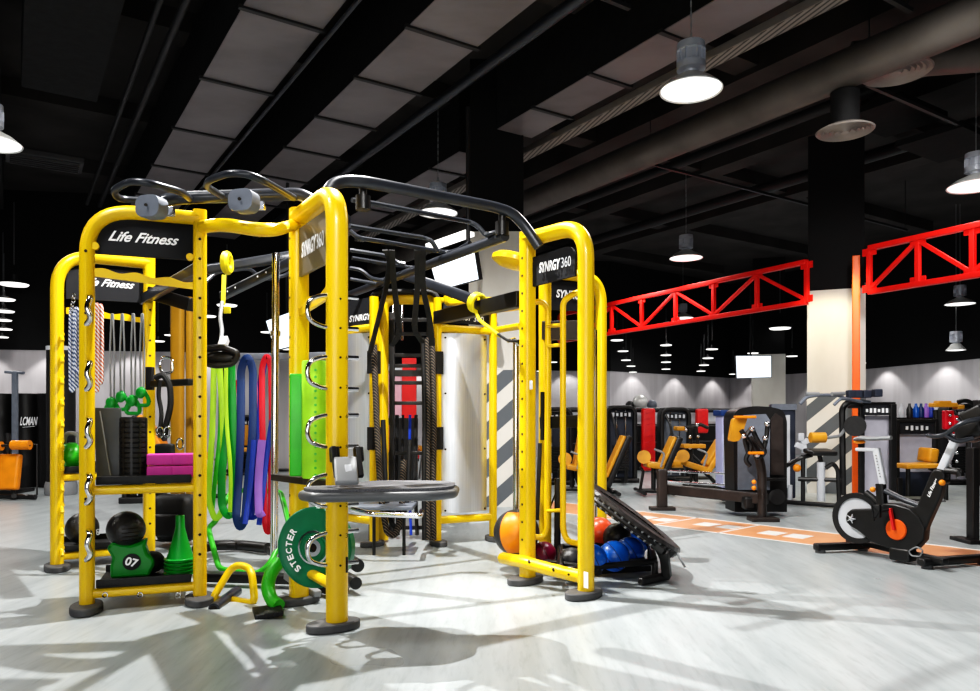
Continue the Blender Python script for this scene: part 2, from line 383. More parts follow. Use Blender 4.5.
# ceiling diffusers
def diffuser(p, r, h, label, top):
    o = thing('ceiling_diffuser', label, 'air vent', p, 'round swirl air diffusers')
    b = MB(); b.cyl(V(p)+UP*.02, V(p)+UP*top, h, n=28); b.build('neck', 'ductdark', o)
    b = MB(); b.lathe([(0, .03), (r*.8, .03), (r, .0), (r*.96, -.012), (r*.86, .01), (r*.8, -.012), (r*.7, .01), (r*.64, -.012), (r*.55, .01), (r*.5, -.012), (r*.4, .01), (r*.34, -.02), (r*.2, -.0), (r*.14, -.02), (0, -.02)], p, n=40)
    b.build('rings', 'traymetal', o)
diffuser(W(845, 131, 7.3), .27, .135, 'round swirl air vent on a black neck below the round duct', .38)
diffuser(W(896, 72, 7.35), .33, .2, 'larger round air vent flush below the right hand duct', .05)
b = MB(); a, c = W(850, 62, 7.9), W(1060, 45, 7.4); b.cyl(a, c, .2, n=26); tag(b.build('round_duct', 'pipe'), 'short brown round duct branching to the right edge of the photo', 'duct')
b = MB(); 
for px, py in ((893, 116), (950, 143)): b.box(W(px, py, 9.5), (1.1, .8, .08), RD)
tag(b.build('ceiling_panel', 'ductdark', smooth=False), 'black square panels set in the ceiling at the upper right', 'ceiling panel')
b = MB(); b.box(W(45, 160, 10), (.9, .5, .08), RD, .01)
for k in range(5): b.box(W(45, 160, 10)+UD*(k*.09-.18)-UP*.05, (.8, .03, .03), RD)
tag(b.build('ceiling_vent', 'darkpipe', smooth=False), 'black slatted vent grille in the ceiling at the left', 'air vent')

# pendants ---------------------------------------------------------------
def pendant_parts(o, R, p, flat=False):
    if flat:
        b = MB(); b.lathe([(0, .2), (.05, .2), (.06, .08), (0, .06)], p, n=16); b.build('lamp_housing', 'darkpipe', o)
        b = MB(); b.lathe([(.04, .09), (R, .015), (R, .0), (.04, .06)], p, n=32); b.build('reflector_shade', 'darkpipe', o)
        b = MB(); b.lathe([(R*.98, -.002), (R*.9, -.03), (0, -.035)], p, n=32); b.build('glowing_diffuser', 'lamp', o); return
    b = MB(); b.lathe([(.045, .40), (.115, .395), (.12, .33), (.105, .325), (.105, .24), (.12, .23), (.12, .17), (.07, .16), (.05, .12), (0, .12)], p, n=24); h = b.build('lamp_housing', 'lampbody', o)
    b = MB()
    for k in range(14):
        a = 2*PI*k/14; b.box(V(p)+V((math.cos(a)*.112, math.sin(a)*.112, .28)), (.02, .004, .1), rz=a)
    b.build('cooling_fin', 'lampbody', h, False)
    b = MB(); b.lathe([(.05, .15), (.09, .13), (R*.7, .07), (R, .0), (R*.99, -.008), (R*.68, .06), (.08, .118)], p, n=40); b.build('reflector_shade', 'reflect', o)
    b = MB(); b.lathe([(R*.94, .002), (R*.6, -.012), (0, -.018)], p, n=40); b.build('glowing_diffuser', 'lamp', o)
def chain(o, p, top, fat=True):
    b = MB(); h0, h1 = p[2]+.40, top
    n = int((h1-h0)/.045) if fat else 0
    for k in range(n):
        z = h0+.045*k; a = (k % 2)*PI/2
        b.box((p[0], p[1], z+.02), (.014 if k % 2 else .006, .006 if k % 2 else .014, .05))
    if not fat: b.cyl((p[0], p[1], h0), (p[0], p[1], h1), .006, n=5)
    b.build('chain', 'grey', o, False)
near = [(691, 90, 62, 'largest hanging dome lamp at the top right of the photo'),
        (976, 186, 52, 'round pendant lamp cut by the right edge below the ceiling pipe'),
        (438, 213, 40, 'pendant lamp glowing behind the curved overhead bar of the rig'),
        (686, 258, 33, 'pendant lamp hanging in front of the dark ceiling just above the red truss'),
        (683, 318, 21, 'smaller pendant lamp hanging against the lower chord of the red truss'),
        (857, 288, 29, 'pendant lamp hanging in front of the red post beside the column'),
        (960, 304, 28, 'pendant lamp low at the right under the red truss'),
        (956, 350, 18, 'small pendant lamp above the right rear wall'),
        (-10, 143, 57, 'dome lamp cut off by the left edge of the photo')]
far = [(14, 284, 27), (3, 299, 22), (4, 311, 19), (3, 320, 16), (4, 329, 15), (2, 337, 12), (780, 328, 21),
       (617, 340, 13), (623, 351, 11), (626, 360, 10), (631, 366, 9), (633, 372, 8), (666, 345, 12), (666, 355, 11), (666, 362, 10), (666, 369, 9),
       (712, 349, 12), (708, 358, 11), (704, 365, 10), (701, 371, 9), (753, 353, 11), (792, 356, 11), (733, 374, 8), (864, 363, 10),
       (227, 305, 20), (208, 316, 16), (158, 341, 13), (170, 335, 11), (267, 332, 13), (286, 349, 11), (541, 371, 9), (553, 362, 9)]
first = None
for i, (x, y, wd, lab) in enumerate(near):
    d = FP*2.8/(HY-y); d = min(d, 15.8) if x > 940 else d; R = wd/2/FP*d; p = W(x, y, d)
    o = thing('pendant_lamp', lab, 'pendant lamp', p, 'high bay pendant lamps'); pendant_parts(o, R, p); chain(o, p, 4.88 if i == 8 else CEIL, i < 5)
for i, (x, y, wd) in enumerate(far):
    d = FP*2.8/(HY-y); d = min(d, 20.2 if x < 560 else 24); 
    if x < 300: d = min(d, 14.3)
    if x > 560 and d > 20.5: d = 20.3 + (d-20.5)*.15
    R = wd/2/FP*d; p = W(x, y, d)
    side = 'far left' if x < 60 else ('behind the rig' if x < 560 else 'far right part of the hall')
    if first is None:
        o = thing('pendant_lamp', 'x', 'pendant lamp', (0, 0, 0), 'distant pendant lamps'); pendant_parts(o, .28, (0, 0, 0), True); chain(o, (0, 0, 0), 1.7, False); first = o; o.location = p; q = o
    else: q = dup(first, p)
    s = R/.28; q.scale = (s, s, s)
    q['label'] = {'far left': 'distant pendant lamp in the row at the left edge of the photo', 'behind the rig': 'distant pendant lamp seen through the left and centre of the yellow rig',
                  'far right part of the hall': 'distant pendant lamp in the receding rows above the machines'}[side]
# hanging chain wires at right
# linear strip light and screens behind the rig
b = MB(); a, c = W(430, 247, 9.0), W(470, 233, 8.6); b.bar(a, c, .16, .05); tag(b.build('strip_light', 'lamp'), 'bright white strip light behind the overhead bars', 'strip light')
def tv(corners, d, label, m='screen'):
    P = [W(x, y, dd) for (x, y), dd in zip(corners, d)]; c = sum(P, V((0, 0, 0)))/4
    o = thing('television', label, 'television', c)
    n = (P[1]-P[0]).cross(P[3]-P[0]).normalized()
    if n.y < 0: n = -n
    big = [c+(p-c)*1.05 for p in P]
    b = MB(); b.prism([p+n*.006 for p in big], n*.06); b.build('case', 'blackp', o, False)
    b = MB(); b.prism(P, n*.01); b.build('screen', m, o, False)
    b = MB(); b.cyl(c+n*.05, c+n*.25, .03); b.cyl(c+n*.25, V((c.x+n.x*.25, c.y+n.y*.25, 4.7)), .025); b.build('ceiling_mount', 'darkpipe', o)
tv([(430, 262), (473, 247), (478, 279), (438, 290)], (8.5, 8.1, 8.1, 8.5), 'wall television glowing pale blue behind the overhead bars')
tv([(266, 321), (291, 312), (300, 344), (275, 350)], (11, 11, 11, 11), 'glowing television behind the chrome pole at the left of the rig')
tv([(736, 356), (771, 356), (771, 377), (737, 378)], (19.8, 19.8, 19.8, 19.8), 'bright white television on the far grey column')

# red truss ---------------------------------------------------------------
TA, TB = V((5.87, 8.87, 0)), V((2.42, 15.15, 0)); TD = (TB-TA).normalized()
def truss(s0, s1, n, label, flip=0):
    o = thing('roof_truss', label, 'truss', TA+TD*s0+UP*2.85, 'red lattice trusses')
    P = lambda s, z: TA+TD*s+UP*z
    for z in (2.85, 3.45):
        b = MB(); b.bar(P(s0, z), P(s1, z), .09, .07, .005); b.build('chord', 'truss', o)
    st = (s1-s0)/n
    for k in range(n+1):
        b = MB(); b.bar(P(s0+st*k, 2.85), P(s0+st*k, 3.45), .06, .06, .004, up=TD); b.build('upright', 'truss', o)
        for z in (2.9, 3.4): b = MB(); b.box(P(s0+st*k, z), (.02, .2, .1), Matrix(((TD.y, TD.x, 0), (-TD.x, TD.y, 0), (0, 0, 1)))); b.build('gusset_plate', 'truss', o, False)
    for k in range(n):
        up = (k+flip) % 2
        b = MB(); b.bar(P(s0+st*k, 2.88 if up else 3.42), P(s0+st*(k+1), 3.42 if up else 2.88), .05, .05, .004); b.build('diagonal_brace', 'truss', o)
truss(-2.6, 1.42, 6, 'bright red lattice truss right of the column, cut by the right edge', 1)
truss(2.42, 8.9, 7, 'bright red lattice truss between the yellow rig and the column', 1)
p = F(856, 500); p = V(((856-CX)/FP*10.55, 10.55, 0))
b = MB(); b.box(p+UP*1.72, (.1, .1, 3.44), rz=-.4, bev=.01)
o = tag(b.build('support_post', mat('orange_red_post', (.9, .13, .008), .4)), 'orange red square post standing in front of the striped column', 'post')
# ================================================================== THE YELLOW RIG
HT = 2.355
def foot(o, p, n, w=.24, t=None):
    t = V(n).cross(UP).normalized()
    b = MB(); p = V((p.x, p.y, 0)); pts = []
    for k in range(24):
        a = 2*PI*k/24; pts.append(p+t*math.cos(a)*w*.36+V(n)*(.02+math.sin(a)*w*.62))
    b.prism(pts, (0, 0, .045)); return b.build('rubber_foot', 'footgrey', o, True, .008)
def holes(o, p, n, z0, z1, st, off, side=None):
    b = MB(); z = z0; n = V(n)
    while z < z1:
        q = V((p.x, p.y, z))+n*off; b.cyl(q-n*.004, q+n*.0015, .009, n=10); z += st
    return b.build('bolt_hole', 'hole', o)
def bay(label, P1, P2, wi=.09, wn=.12, H=HT, rad=.26, name='training_rig_bay', group='yellow bays of the training rig', p2top=None, pl=None, hs=True):
    pl = pl or Plane(P1, P2); o = thing(name, label, 'gym rig', V(((P1.x+P2.x)/2, (P1.y+P2.y)/2, 0)), group)
    b = MB(); top2 = V((P2.x, P2.y, H))
    b.oval([V((P1.x, P1.y, .02)), V((P1.x, P1.y, H)), top2], wi, wn, pl.n, rad); b.build('outer_upright', 'yellow', o)
    b = MB(); b.oval([V((P2.x, P2.y, .02)), V((P2.x, P2.y, (p2top or H+.05)))], wi*.95, wn*.95, pl.n, rnd=.35); b.build('inner_upright', 'yellow', o)
    foot(o, P1, pl.n); foot(o, P2, pl.n)
    if hs:
        if hs == 2: holes(o, P1, pl.n, .3, 2.1, .36, wn/2)
        holes(o, P2, pl.n, .3, 2.3, .12, wn*.475)
    return o, pl
def sign(o, pl, quad, text, wfrac, col='white', shear=.25, bold=.012, off=.01, hfrac=None, tpx=None, rc=.16):
    P = [pl.at(x, y, off-.02) for x, y in quad]                    # tl, tr, br, bl
    pts = fillet([P[0], P[1], P[2], P[3]], .05, 4, True) if not rc else (fillet([P[3], P[0], P[1]], rc, 6)+[P[2]] if rc > 0 else [P[0]]+fillet([P[0], P[1], P[2]], -rc, 6)[1:-1]+[P[2], P[3]])
    b = MB(); b.prism(pts, pl.n*.02); s = b.build('sign_panel', 'sign', o, False)
    if text:
        c = pl.at(*tpx, off+.003); r = pl.t if pl.t.x > 0 else -pl.t
        wd = (pl.at(quad[1][0], tpx[1])-pl.at(quad[0][0], tpx[1])).length*wfrac
        if isinstance(text, str): lettering(text, c, r, UP, wd, col, s, shear=shear, bold=bold)
    b = MB()
    for q in (P[0], P[1], P[2], P[3]):
        pass
    return s
def wavy(o, a, b_, th=.045, dep=.02, n=4, amp=.018, nrm=None):
    a, b_ = V(a), V(b_); pts = []; N = 40; low = []
    for k in range(N+1):
        t = k/N; p = a.lerp(b_, t); pts.append(p+UP*(th/2+amp*math.sin(t*n*2*PI))); low.append(p-UP*th/2)
    b = MB(); b.prism(pts+low[::-1], V(nrm)*dep); return b.build('hanging_rail', 'yellow', o, False)
def shelf(o, P1, P2, pl, z, dep=.42, wtray=.0):
    t = (P2-P1); t = V((t.x, t.y, 0)); a = V((P1.x, P1.y, z)); c = V((P2.x, P2.y, z))
    b = MB(); b.oval([a, c], .055, .05, pl.n, rnd=.4); b.build('shelf_rail', 'yellow', o)
    tn = t.normalized()
    b = MB(); m = (a+c)/2-pl.n*(dep/2-.03)+UP*.045; L = t.length-.1
    R = Matrix((tn, -pl.n, UP)).transposed()
    b.box(m, (L, dep, .02), R, .006); b.box(m+pl.n*(dep/2-.01)+UP*.012, (L, .02, .05), R, .006); b.box(m-pl.n*(dep/2-.01)+UP*.02, (L, .02, .06), R, .006)
    b.build('shelf_tray', 'black', o)
    return m

# ---- bay A (front left storage)
A1, A2 = F(87, 611), F(200, 602)
oA, pA = bay('tall yellow storage bay at the front left with two loaded shelves and a black sign', A1, A2, wi=.083, wn=.085, hs=2)
sA = sign(oA, pA, [(95, 212), (193, 227), (193, 261), (95, 254)], 'Life Fitness', .72, shear=.55, bold=.02, off=0, tpx=(144, 238), rc=.2)
wavy(oA, pA.at(95, 273), pA.at(193, 286), .045, .02, 3, .009, pA.n)
for x, y in ((95, 246), (190, 257)):
    b = MB(); p = pA.at(x, y, .02); b.cyl(p-pA.n*.02, p+pA.n*.01, .022, n=14); b.build('bolt', 'yellow', oA)
zt = pA.at(140, 489).z; zb = pA.at(140, 590).z
mA1 = shelf(oA, A1, A2, pA, zt); mA2 = shelf(oA, A1, A2, pA, zb)
b = MB()
for x in (105, 140, 178):
    p = pA.at(x, 595, .03); b.tube([p+pA.t*math.cos(a)*.014+UP*math.sin(a)*.014 for a in (PI*k/4 for k in range(-4, 5))], .004, 6)
b.build('band_hook', 'chrome', oA)
# chrome twin grips up the outer post
for y in (311, 376, 433, 489, 545):
    c = pA.at(92, y, .045); s = .056
    b = MB(); pts = [c+pA.n*.0+UP*s*1.5-pA.t*.02, c+pA.n*.05+UP*s*1.3, c+pA.n*.06+UP*.2*s-pA.t*.02, c+pA.n*.055-UP*s*.8+pA.t*.005, c+pA.n*.03-UP*s*1.5-pA.t*.025, c-UP*s*1.3-pA.t*.02]
    b.tube(pts, .016, 10, fil=.05); b.build('chrome_grip', 'chrome', oA)
# ---- bay D (rear left storage)
D1, D2 = F(57, 569.5), F(149, 561)
D2 = V((D1.x+.48, D1.y+.40, 0)); D2 = V(((149-CX)/FP*5.86, 5.86, 0))
oD, pD = bay('yellow storage bay at the far left, set back behind the front one, with hook pegs', D1, D2, wn=.11)
sign(oD, pD, [(66, 266), (143, 272), (143, 303), (66, 299)], 'Life Fitness', .7, shear=.55, bold=.02, off=0, tpx=(108, 283), rc=.2)
wavy(oD, pD.at(66, 311), pD.at(143, 320), .045, .02, 3, .008, pD.n)
mD1 = shelf(oD, D1, D2, pD, pD.at(100, 476).z); mD2 = shelf(oD, D1, D2, pD, pD.at(100, 553).z)
for k in range(11):
    y = 337+21.3*k; c = pD.at(60.5, y, .02)
    b = MB(); b.tube([c+UP*.02, c+pD.n*.05-UP*.015+pD.t*.008, c+pD.n*.07-UP*.035+pD.t*.008], .014, 8, fil=.03); b.cyl(c+UP*.02, c+UP*.02+pD.n*.03, .026, n=10); b.build('peg', 'yellow', oD)

# ---- bay B (front centre)
B1, B2 = F(337, 629), V(((299-CX)/FP*4.52, 4.52, 0))
oB, pB = bay('nearest yellow rig bay with chrome rings and numbered post', B1, B2, wi=.1, wn=.118, rad=.2)
if pB.n.x > 0: nB = pB.n
else: nB = -pB.n
b = MB()
S = [B1.lerp(B2, .15), B1.lerp(B2, .9)]
nL = V((-nB.x, -nB.y, 0))
P = [V((S[0].x, S[0].y, z)) for z in (2.27, 1.98)]; Q = [V((S[1].x, S[1].y, z)) for z in (1.98, 2.27)]
b.prism([P[0], P[1], Q[0], Q[1]], nL*.02); sg = b.build('sign_panel', mat('grey_sign', (.16, .14, .1), .4, .3), oB, False)
sgc = (P[0]+P[1]+Q[0]+Q[1])/4+nL*.023
dirB = (B1-B2).normalized()
lettering('SYNRGY', sgc-dirB*.06, dirB, UP, .26, 'white', sg, shear=.2, bold=.03, height=.09)
lettering('360', sgc+dirB*.14, dirB, UP, .12, 'lgrey', sg, height=.085)
wavy(oB, V((B1.x, B1.y, 1.82)), V((B2.x, B2.y, 1.77)), .06, .02, 2, .014, nL)
# numbers and holes on the post face that looks at the camera
fB = (B1-B2).normalized()
for k, y in enumerate((300, 329, 358, 388, 417, 447, 505, 534, 564)):
    c = W(337, y, B1.y-.0)+fB*.051*1.02
    b = MB(); b.cyl(c-fB*.004, c+fB*.002, .006, n=8); b.build('bolt_hole', 'hole', oB)
for s, y in (('6', 359), ('7', 388), ('6', 417), ('8', 447), ('2', 505), ('3', 535), ('1', 564)):
    c = W(341, y, B1.y)+fB*.0525; lettering(s, c+V((.012, 0, .004)), nB, UP, .012, 'hole', oB, 'post_number')
# chrome D rings
for y in (312, 373, 431, 490, 548):
    zc = W(337, y, B1.y).z; h = .085
    c = V((B1.x, B1.y, zc))
    b = MB()
    pts = [c+nB*.12+UP*h, c-nB*.08+UP*h, c-nB*.15+UP*h*.65, c-nB*.165, c-nB*.15-UP*h*.65, c-nB*.08-UP*h, c+nB*.12-UP*h]
    b.tube(pts, .0125, 10, fil=.06); b.build('chrome_ring', 'chrome', oB)
# low side rail with feet toward the inside
b = MB(); b.oval([V((B1.x, B1.y, .22)), V((B2.x, B2.y, .22))], .06, .06, UP); b.build('lower_rail', 'yellow', oB)

# ---- pull-up span between A2 and B2
o = thing('pull_up_station', 'dark pull up bar with loop handles over a bowed yellow tube between two bays', 'pull-up bar', (A2+B2)/2+UP*2.2)
b = MB(); m1 = W(225, 231, 4.35); m2 = W(262, 236, 4.3)
b.oval([V((A2.x, A2.y, 2.3)), W(222, 224, 4.35), W(268, 232, 4.2), V((B2.x, B2.y, 2.32))], .075, .1, V((0, -1, 0)), .5); b.build('bowed_tube', 'yellow', o)
b = MB(); b.tube([W(157, 206, 4.35), W(165, 200, 4.36), W(178, 198, 4.4), W(300, 194, 4.5), W(312, 200, 4.5)], .038, 12, fil=.1); b.build('cross_tube', 'tubegrey', o)
for pts in ([(176, 202, 4.45), (118, 199, 4.2), (113, 190, 4.05), (130, 181, 3.95), (150, 183, 3.95), (182, 192, 4.15), (190, 199, 4.4)],
            [(222, 196, 4.4), (206, 186, 4.2), (209, 180, 4.0), (229, 173, 3.9), (247, 174, 3.9), (262, 180, 3.95), (294, 198, 4.4)]):
    b = MB(); b.tube([W(*q) for q in pts], .02, 12, fil=.06); b.build('loop_handle', 'tubegrey', o)
for x, y in ((151, 208), (243, 202)):
    c = W(x, y, 4.12); b = MB(); b.oval([c+V((.02, .03, 0)), c-V((0, .05, 0))], .15, .12, V((0, 0, 1)), rnd=.38); q = b.build('padded_end', 'knob', o)
    b = MB(); b.cyl(c-V((0, .058, 0)), c-V((0, .064, 0)), .009, n=10); b.build('bolt_hole', 'hole', q)
    b = MB(); b.bar(c+V((-.09, .07, 0)), c+V((.1, .07, 0)), .03, .05); b.build('bracket', 'chrome', q)
# ---- bay C (right)
C1, C2 = F(586, 597), V(((527.5-CX)/FP*5.08, 5.08, 0))
oC, pC = bay('yellow rig bay at the right front with a black sign and ball rack beneath', C1, C2, wi=.105, wn=.105, rad=.22)
sC = sign(oC, pC, [(534, 258), (577, 244), (577, 276), (534, 287)], None, 1, off=0, rc=-.12, tpx=None)
rC = pC.t if pC.t.x > 0 else -pC.t; nC = pC.n if pC.n.y < 0 else -pC.n
cS = pC.at(551, 266); lettering('SYNRGY', cS+nC*.014, rC, UP, (pC.at(562, 266)-pC.at(541, 266)).length, 'white', sC, shear=.2, bold=.03, height=.07)
cS = pC.at(567.5, 262); lettering('360', cS+nC*.014, rC, UP, (pC.at(572.5, 263)-pC.at(563, 263)).length, 'lgrey', sC, height=.065)
b = MB(); b.box(pC.at(531, 385, .056), (.028, .003, .06), rz=math.atan2(rC.y, rC.x)); b.build('sticker', 'white', oC, False)
b = MB(); b.box(pC.at(586, 580, .056), (.035, .003, .1), rz=math.atan2(rC.y, rC.x)); b.build('sticker', 'white', oC, False)
b = MB(); b.oval([W(503, 558, 5.35), W(524, 562, 5.0), W(545, 568, 4.9), W(582, 577, 4.72)], .085, .085, UP, .1, rnd=.5); b.build('base_tube', 'yellow', oC)
b = MB()
for x, y in ((529, 561), (553, 569), (568, 573)):
    p = W(x, y, 4.78); b.cyl(p, p-V((.0, .05, 0)), .008, n=8)
b.build('bolt', 'hole', oC)
# ladder of thin tubes inside bay C
dL = 5.35
b = MB(); b.tube([W(531, 303, dL), W(541, 301, dL), W(548, 308, dL), W(547, 530, dL), W(543, 538, dL), W(530, 536, dL)], .022, 10, fil=.06); b.build('ladder_tube', 'yellow', oC)
b = MB(); b.tube([W(590, 289, 4.95), W(573, 294, 5.0), W(563, 301, 5.05), W(563, 530, 5.05), W(567, 541, 5.05), W(590, 546, 4.9)], .021, 10, fil=.08); b.build('ladder_tube', 'yellow', oC)
for y in (325, 345, 510): b = MB(); b.cyl(W(547, y+1, dL), W(563, y, 5.05), .013, n=8); b.build('rung', 'yellow', oC)
# yellow round bumper at the inner side
b = MB(); c = W(514, 262, 5.35); b.lathe([(0, .05), (.13, .045), (.165, .02), (.165, -.01), (.12, -.035), (0, -.05)], c, Matrix.Rotation(.25, 3, 'Y')); b.build('round_cap', 'yellow', oC)
# ---- rear right bay C3/C4
C3, C4 = V(((601-CX)/FP*6.5, 6.5, 0)), V(((545-CX)/FP*6.2, 6.2, 0))
oE, pE = bay('yellow rig bay standing behind the right front bay, its sign half hidden', C3, C4, wi=.1, wn=.1, rad=.22)
s3 = sign(oE, pE, [(548, 281), (592, 284), (592, 312), (548, 310)], None, 1, off=0, rc=-.12)
rE = pE.t if pE.t.x > 0 else -pE.t; nE = V((0, -1, 0))
c = pE.at(570, 295); lettering('SYNRGY', c+pE.n*.014 if pE.n.y < 0 else c-pE.n*.014, rE, UP, (pE.at(584, 295)-pE.at(555, 295)).length, 'white', s3, shear=.2, bold=.03, height=.07)
b = MB(); b.cyl(W(596, 330, 6.3), W(596, 520, 6.3), .012, n=8); b.build('guide_rod', 'chrome', oE)
# tall yellow posts inside right bay (hub)
b = MB(); b.oval([V((.60*.72, 5.75, .02)), V((.43, 5.75, 2.3))], .09, .09, V((0, 1, 0)), rnd=.4); b.build('rear_post', 'yellow', oC)
b = MB(); b.bar(W(541, 423, 5.6), W(580, 421, 5.4), .04, .09); b.cyl(W(543, 392, 5.5), W(543, 440, 5.5), .02, n=8)
b.bar(W(540, 443, 5.6), W(537, 520, 5.6), .03, .03)
b.build('cable_arm', 'blackp', oC)
b = MB(); b.bar(W(543, 331, 5.7), W(590, 330, 5.6), .1, .14); b.build('cross_beam', 'brownblack', oC)

# ---- rear silver panel bays
def panel_bay(label, P1, P2, zt=1.93, zp=2.2, text=True):
    pl = Plane(P1, P2); n = pl.n if pl.n.y < 0 else -pl.n; t = (P2-P1).normalized()
    if t.x < 0: t = -t
    o = thing('panel_station', label, 'gym rig', V(((P1.x+P2.x)/2, (P1.y+P2.y)/2, 0)), 'rear stations with brushed steel panels')
    for P in (P1, P2):
        b = MB(); b.oval([V((P.x, P.y, .02)), V((P.x, P.y, zp))], .06, .08, n, rnd=.4); b.build('upright', 'yellow', o); foot(o, P, n, .2)
        for z in ((1.62, .95) if P is P1 else ()): b = MB(); b.box(V((P.x, P.y, z)), (.075, .095, .2), rz=math.atan2(t.y, t.x)); b.build('post_sleeve', 'black', o, False)
    for z in (.22, zt):
        b = MB(); b.oval([V((P1.x, P1.y, z)), V((P2.x, P2.y, z))], .07, .06, n, rnd=.4); b.build('cross_rail', 'yellow', o)
    w = (P2-P1).length-.1; c = (P1+P2)/2+n*.01; R = Matrix((t, -n, UP)).transposed()
    b = MB(); ar = [t*(w*(k/12-.5))+n*(.075*(1-(k/6-1)**2)) for k in range(13)]; b.prism([V((c.x, c.y, .28))+q-n*.04 for q in ar]+[V((c.x, c.y, .28))+t*w*.5-n*.06, V((c.x, c.y, .28))-t*w*.5-n*.06], (0, 0, zt-.22-.1)); s = b.build('steel_panel', 'steel', o)
    b = MB()
    for z in (.3, .85, 1.35, 1.85):
        for k in (-1, 1): q = V((c.x, c.y, z))+t*k*(w/2-.03)-n*.03; b.cyl(q, q+n*.016, .009, n=8)
    b.build('screw', 'hole', s)
    if text:
        b = MB(); b.box(V((c.x, c.y, 2.08)), (w, .02, .2), R); s = b.build('sign_panel', 'sign', o, False)
        lettering('SYNRGY', V((c.x, c.y, 2.03))+n*.012-t*.05, t, UP, .2, 'white', s, shear=.2, bold=.03); lettering('360', V((c.x, c.y, 2.03))+n*.012+t*.12, t, UP, .1, 'white', s)
        b = MB(); b.oval([V((P1.x, P1.y, zp-.02)), V((P2.x, P2.y, zp-.02))], .05, .05, n, rnd=.4); b.build('top_rail', 'yellow', o)
    return o, n, t
E1, E2 = F(437.5, 545), F(493, 540.5)
oP, nP, tP = panel_bay('yellow framed brushed steel panel station to the right of the black ropes', E1, E2)
F1 = F(374, 546); F2 = V((F1.x-.42, F1.y+.36, 0))
oQ, nQ, tQ = panel_bay('steel panel station half hidden behind the nearest yellow post', F1, F2, text=False)
b = MB(); R = Matrix((tQ, -nQ, UP)).transposed(); c = (F1+F2)/2; b.box(V((c.x, c.y, 2.05)), (.6, .02, .3), R); s = b.build('sign_panel', 'sign', oQ, False)
lettering('SYNRGY', V((c.x, c.y, 2.03))+nQ*.012+tQ*.1, tQ, UP, .3, 'white', s, shear=.2, bold=.03)
# yellow rails right of the panel station
b = MB(); b.oval([W(497, 309, 6.8), W(521, 306, 6.2)], .07, .07, UP); b.oval([W(497, 330, 6.8), W(521, 326, 6.2)], .06, .06, UP); b.build('side_rail', 'yellow', oP)
b = MB(); b.tube([W(447, 296, 6.5), W(447, 303, 6.5), W(470, 301, 6.6), W(492, 300, 6.8)], .03, 8, fil=.05); b.build('top_hook_rail', 'yellow', oP)

# ---- middle arch with black webbing
o = thing('rig_archway', 'dark inner archway of the rig with yellow inner arch, hung with ropes', 'gym rig', V((-.75, 6.7, 0)))
b = MB(); b.oval([V((-.98, 6.75, .02)), V((-.98, 6.75, 2.22)), V((-.50, 6.75, 2.22)), V((-.5, 6.75, 1.9))], .11, .1, V((0, -1, 0)), .12); b.build('yellow_arch', 'yellow', o)
b = MB(); b.oval([V((-1.07, 6.7, .02)), V((-1.07, 6.7, 2.27)), V((-.47, 6.7, 2.27)), V((-.47, 6.7, 1.0))], .05, .1, V((0, -1, 0)), .1); b.build('black_arch', 'black', o)
b = MB(); 
for x in (-.92, -.57): b.bar(V((x, 6.95, .02)), V((x, 6.95, 2.12)), .05, .05)
for z in (2.05, 1.92, 1.72, 1.62, 1.46, 1.27, .8, .4, .1): b.bar(V((-.92, 6.95, z)), V((-.57, 6.95, z)), .03, .035)
b.box((-.745, 6.95, 1.55), (.35, .03, .06)); b.build('rung_ladder', 'blackp', o)
b = MB()
for x in (393, 402): b.cyl(W(x, 300, 8), W(x, 340, 8), .015)
b.build('guide_rod', 'chrome', o)
# green/blue/white bands behind
for x, m, w in ((397, 'black', 4), (403, 'black', 3), (410, 'blue', 3), (416, 'black', 4), (391, 'black', 3)):
    b = MB(); pts = [W(x, 415, 7.2), W(x-1, 480, 7.1), W(x+1, 535, 6.9)]
    b.tube(pts, w/FP*7/2, 6); tag(b.build('resistance_band', m), 'thin %s band hanging straight in the dark archway' % ('blue' if m == 'blue' else 'black'), 'resistance band', 'bands hanging in the archway')
# low grey tray station in the archway
o = thing('step_deck', 'low grey step deck with chrome edge under the archway', 'step', W(385, 512, 5.9))
b = MB(); b.box(W(385, 506, 6.2), (.5, .35, .035), bev=.01); b.build('step_top', 'knob', o)
b = MB(); b.tube([W(352, 509, 5.9), W(372, 514, 5.8), W(420, 516, 5.8), W(422, 511, 6.1)], .022, 10, fil=.03); b.build('chrome_edge', 'chrome', o)
b = MB()
for x in (374, 404): b = MB(); b.cyl(W(x, 512, 6.1), V((W(x, 514, 6.1).x, 6.1, 0)), .014, n=8); b.build('leg', 'blackp', o)

# ---- overhead monkey bars
o = thing('overhead_monkey_bars', 'dark grey overhead monkey bar frame joining the rig bays', 'gym rig', V((-.4, 5.2, 2.3)))
b = MB(); b.tube([W(328, 192, 4.15), W(333, 184, 4.2), W(345, 181, 4.25), W(365, 182, 4.3), W(495, 207, 4.85), W(513, 213, 4.9), W(525, 226, 4.93), W(539, 247, 4.93)], .036, 14, fil=.08); b.build('curved_beam', 'tubegrey', o)
# pivot blocks
for x, y0, y1, d in ((363, 186, 210, 4.35), (502, 211, 236, 4.9)):
    b = MB(); b.cyl(W(x, y0, d), W(x, y1-6, d), .024); b.cyl(W(x, y1-14, d), W(x, y1, d), .045); b.build('pivot_block', 'blackp', o)
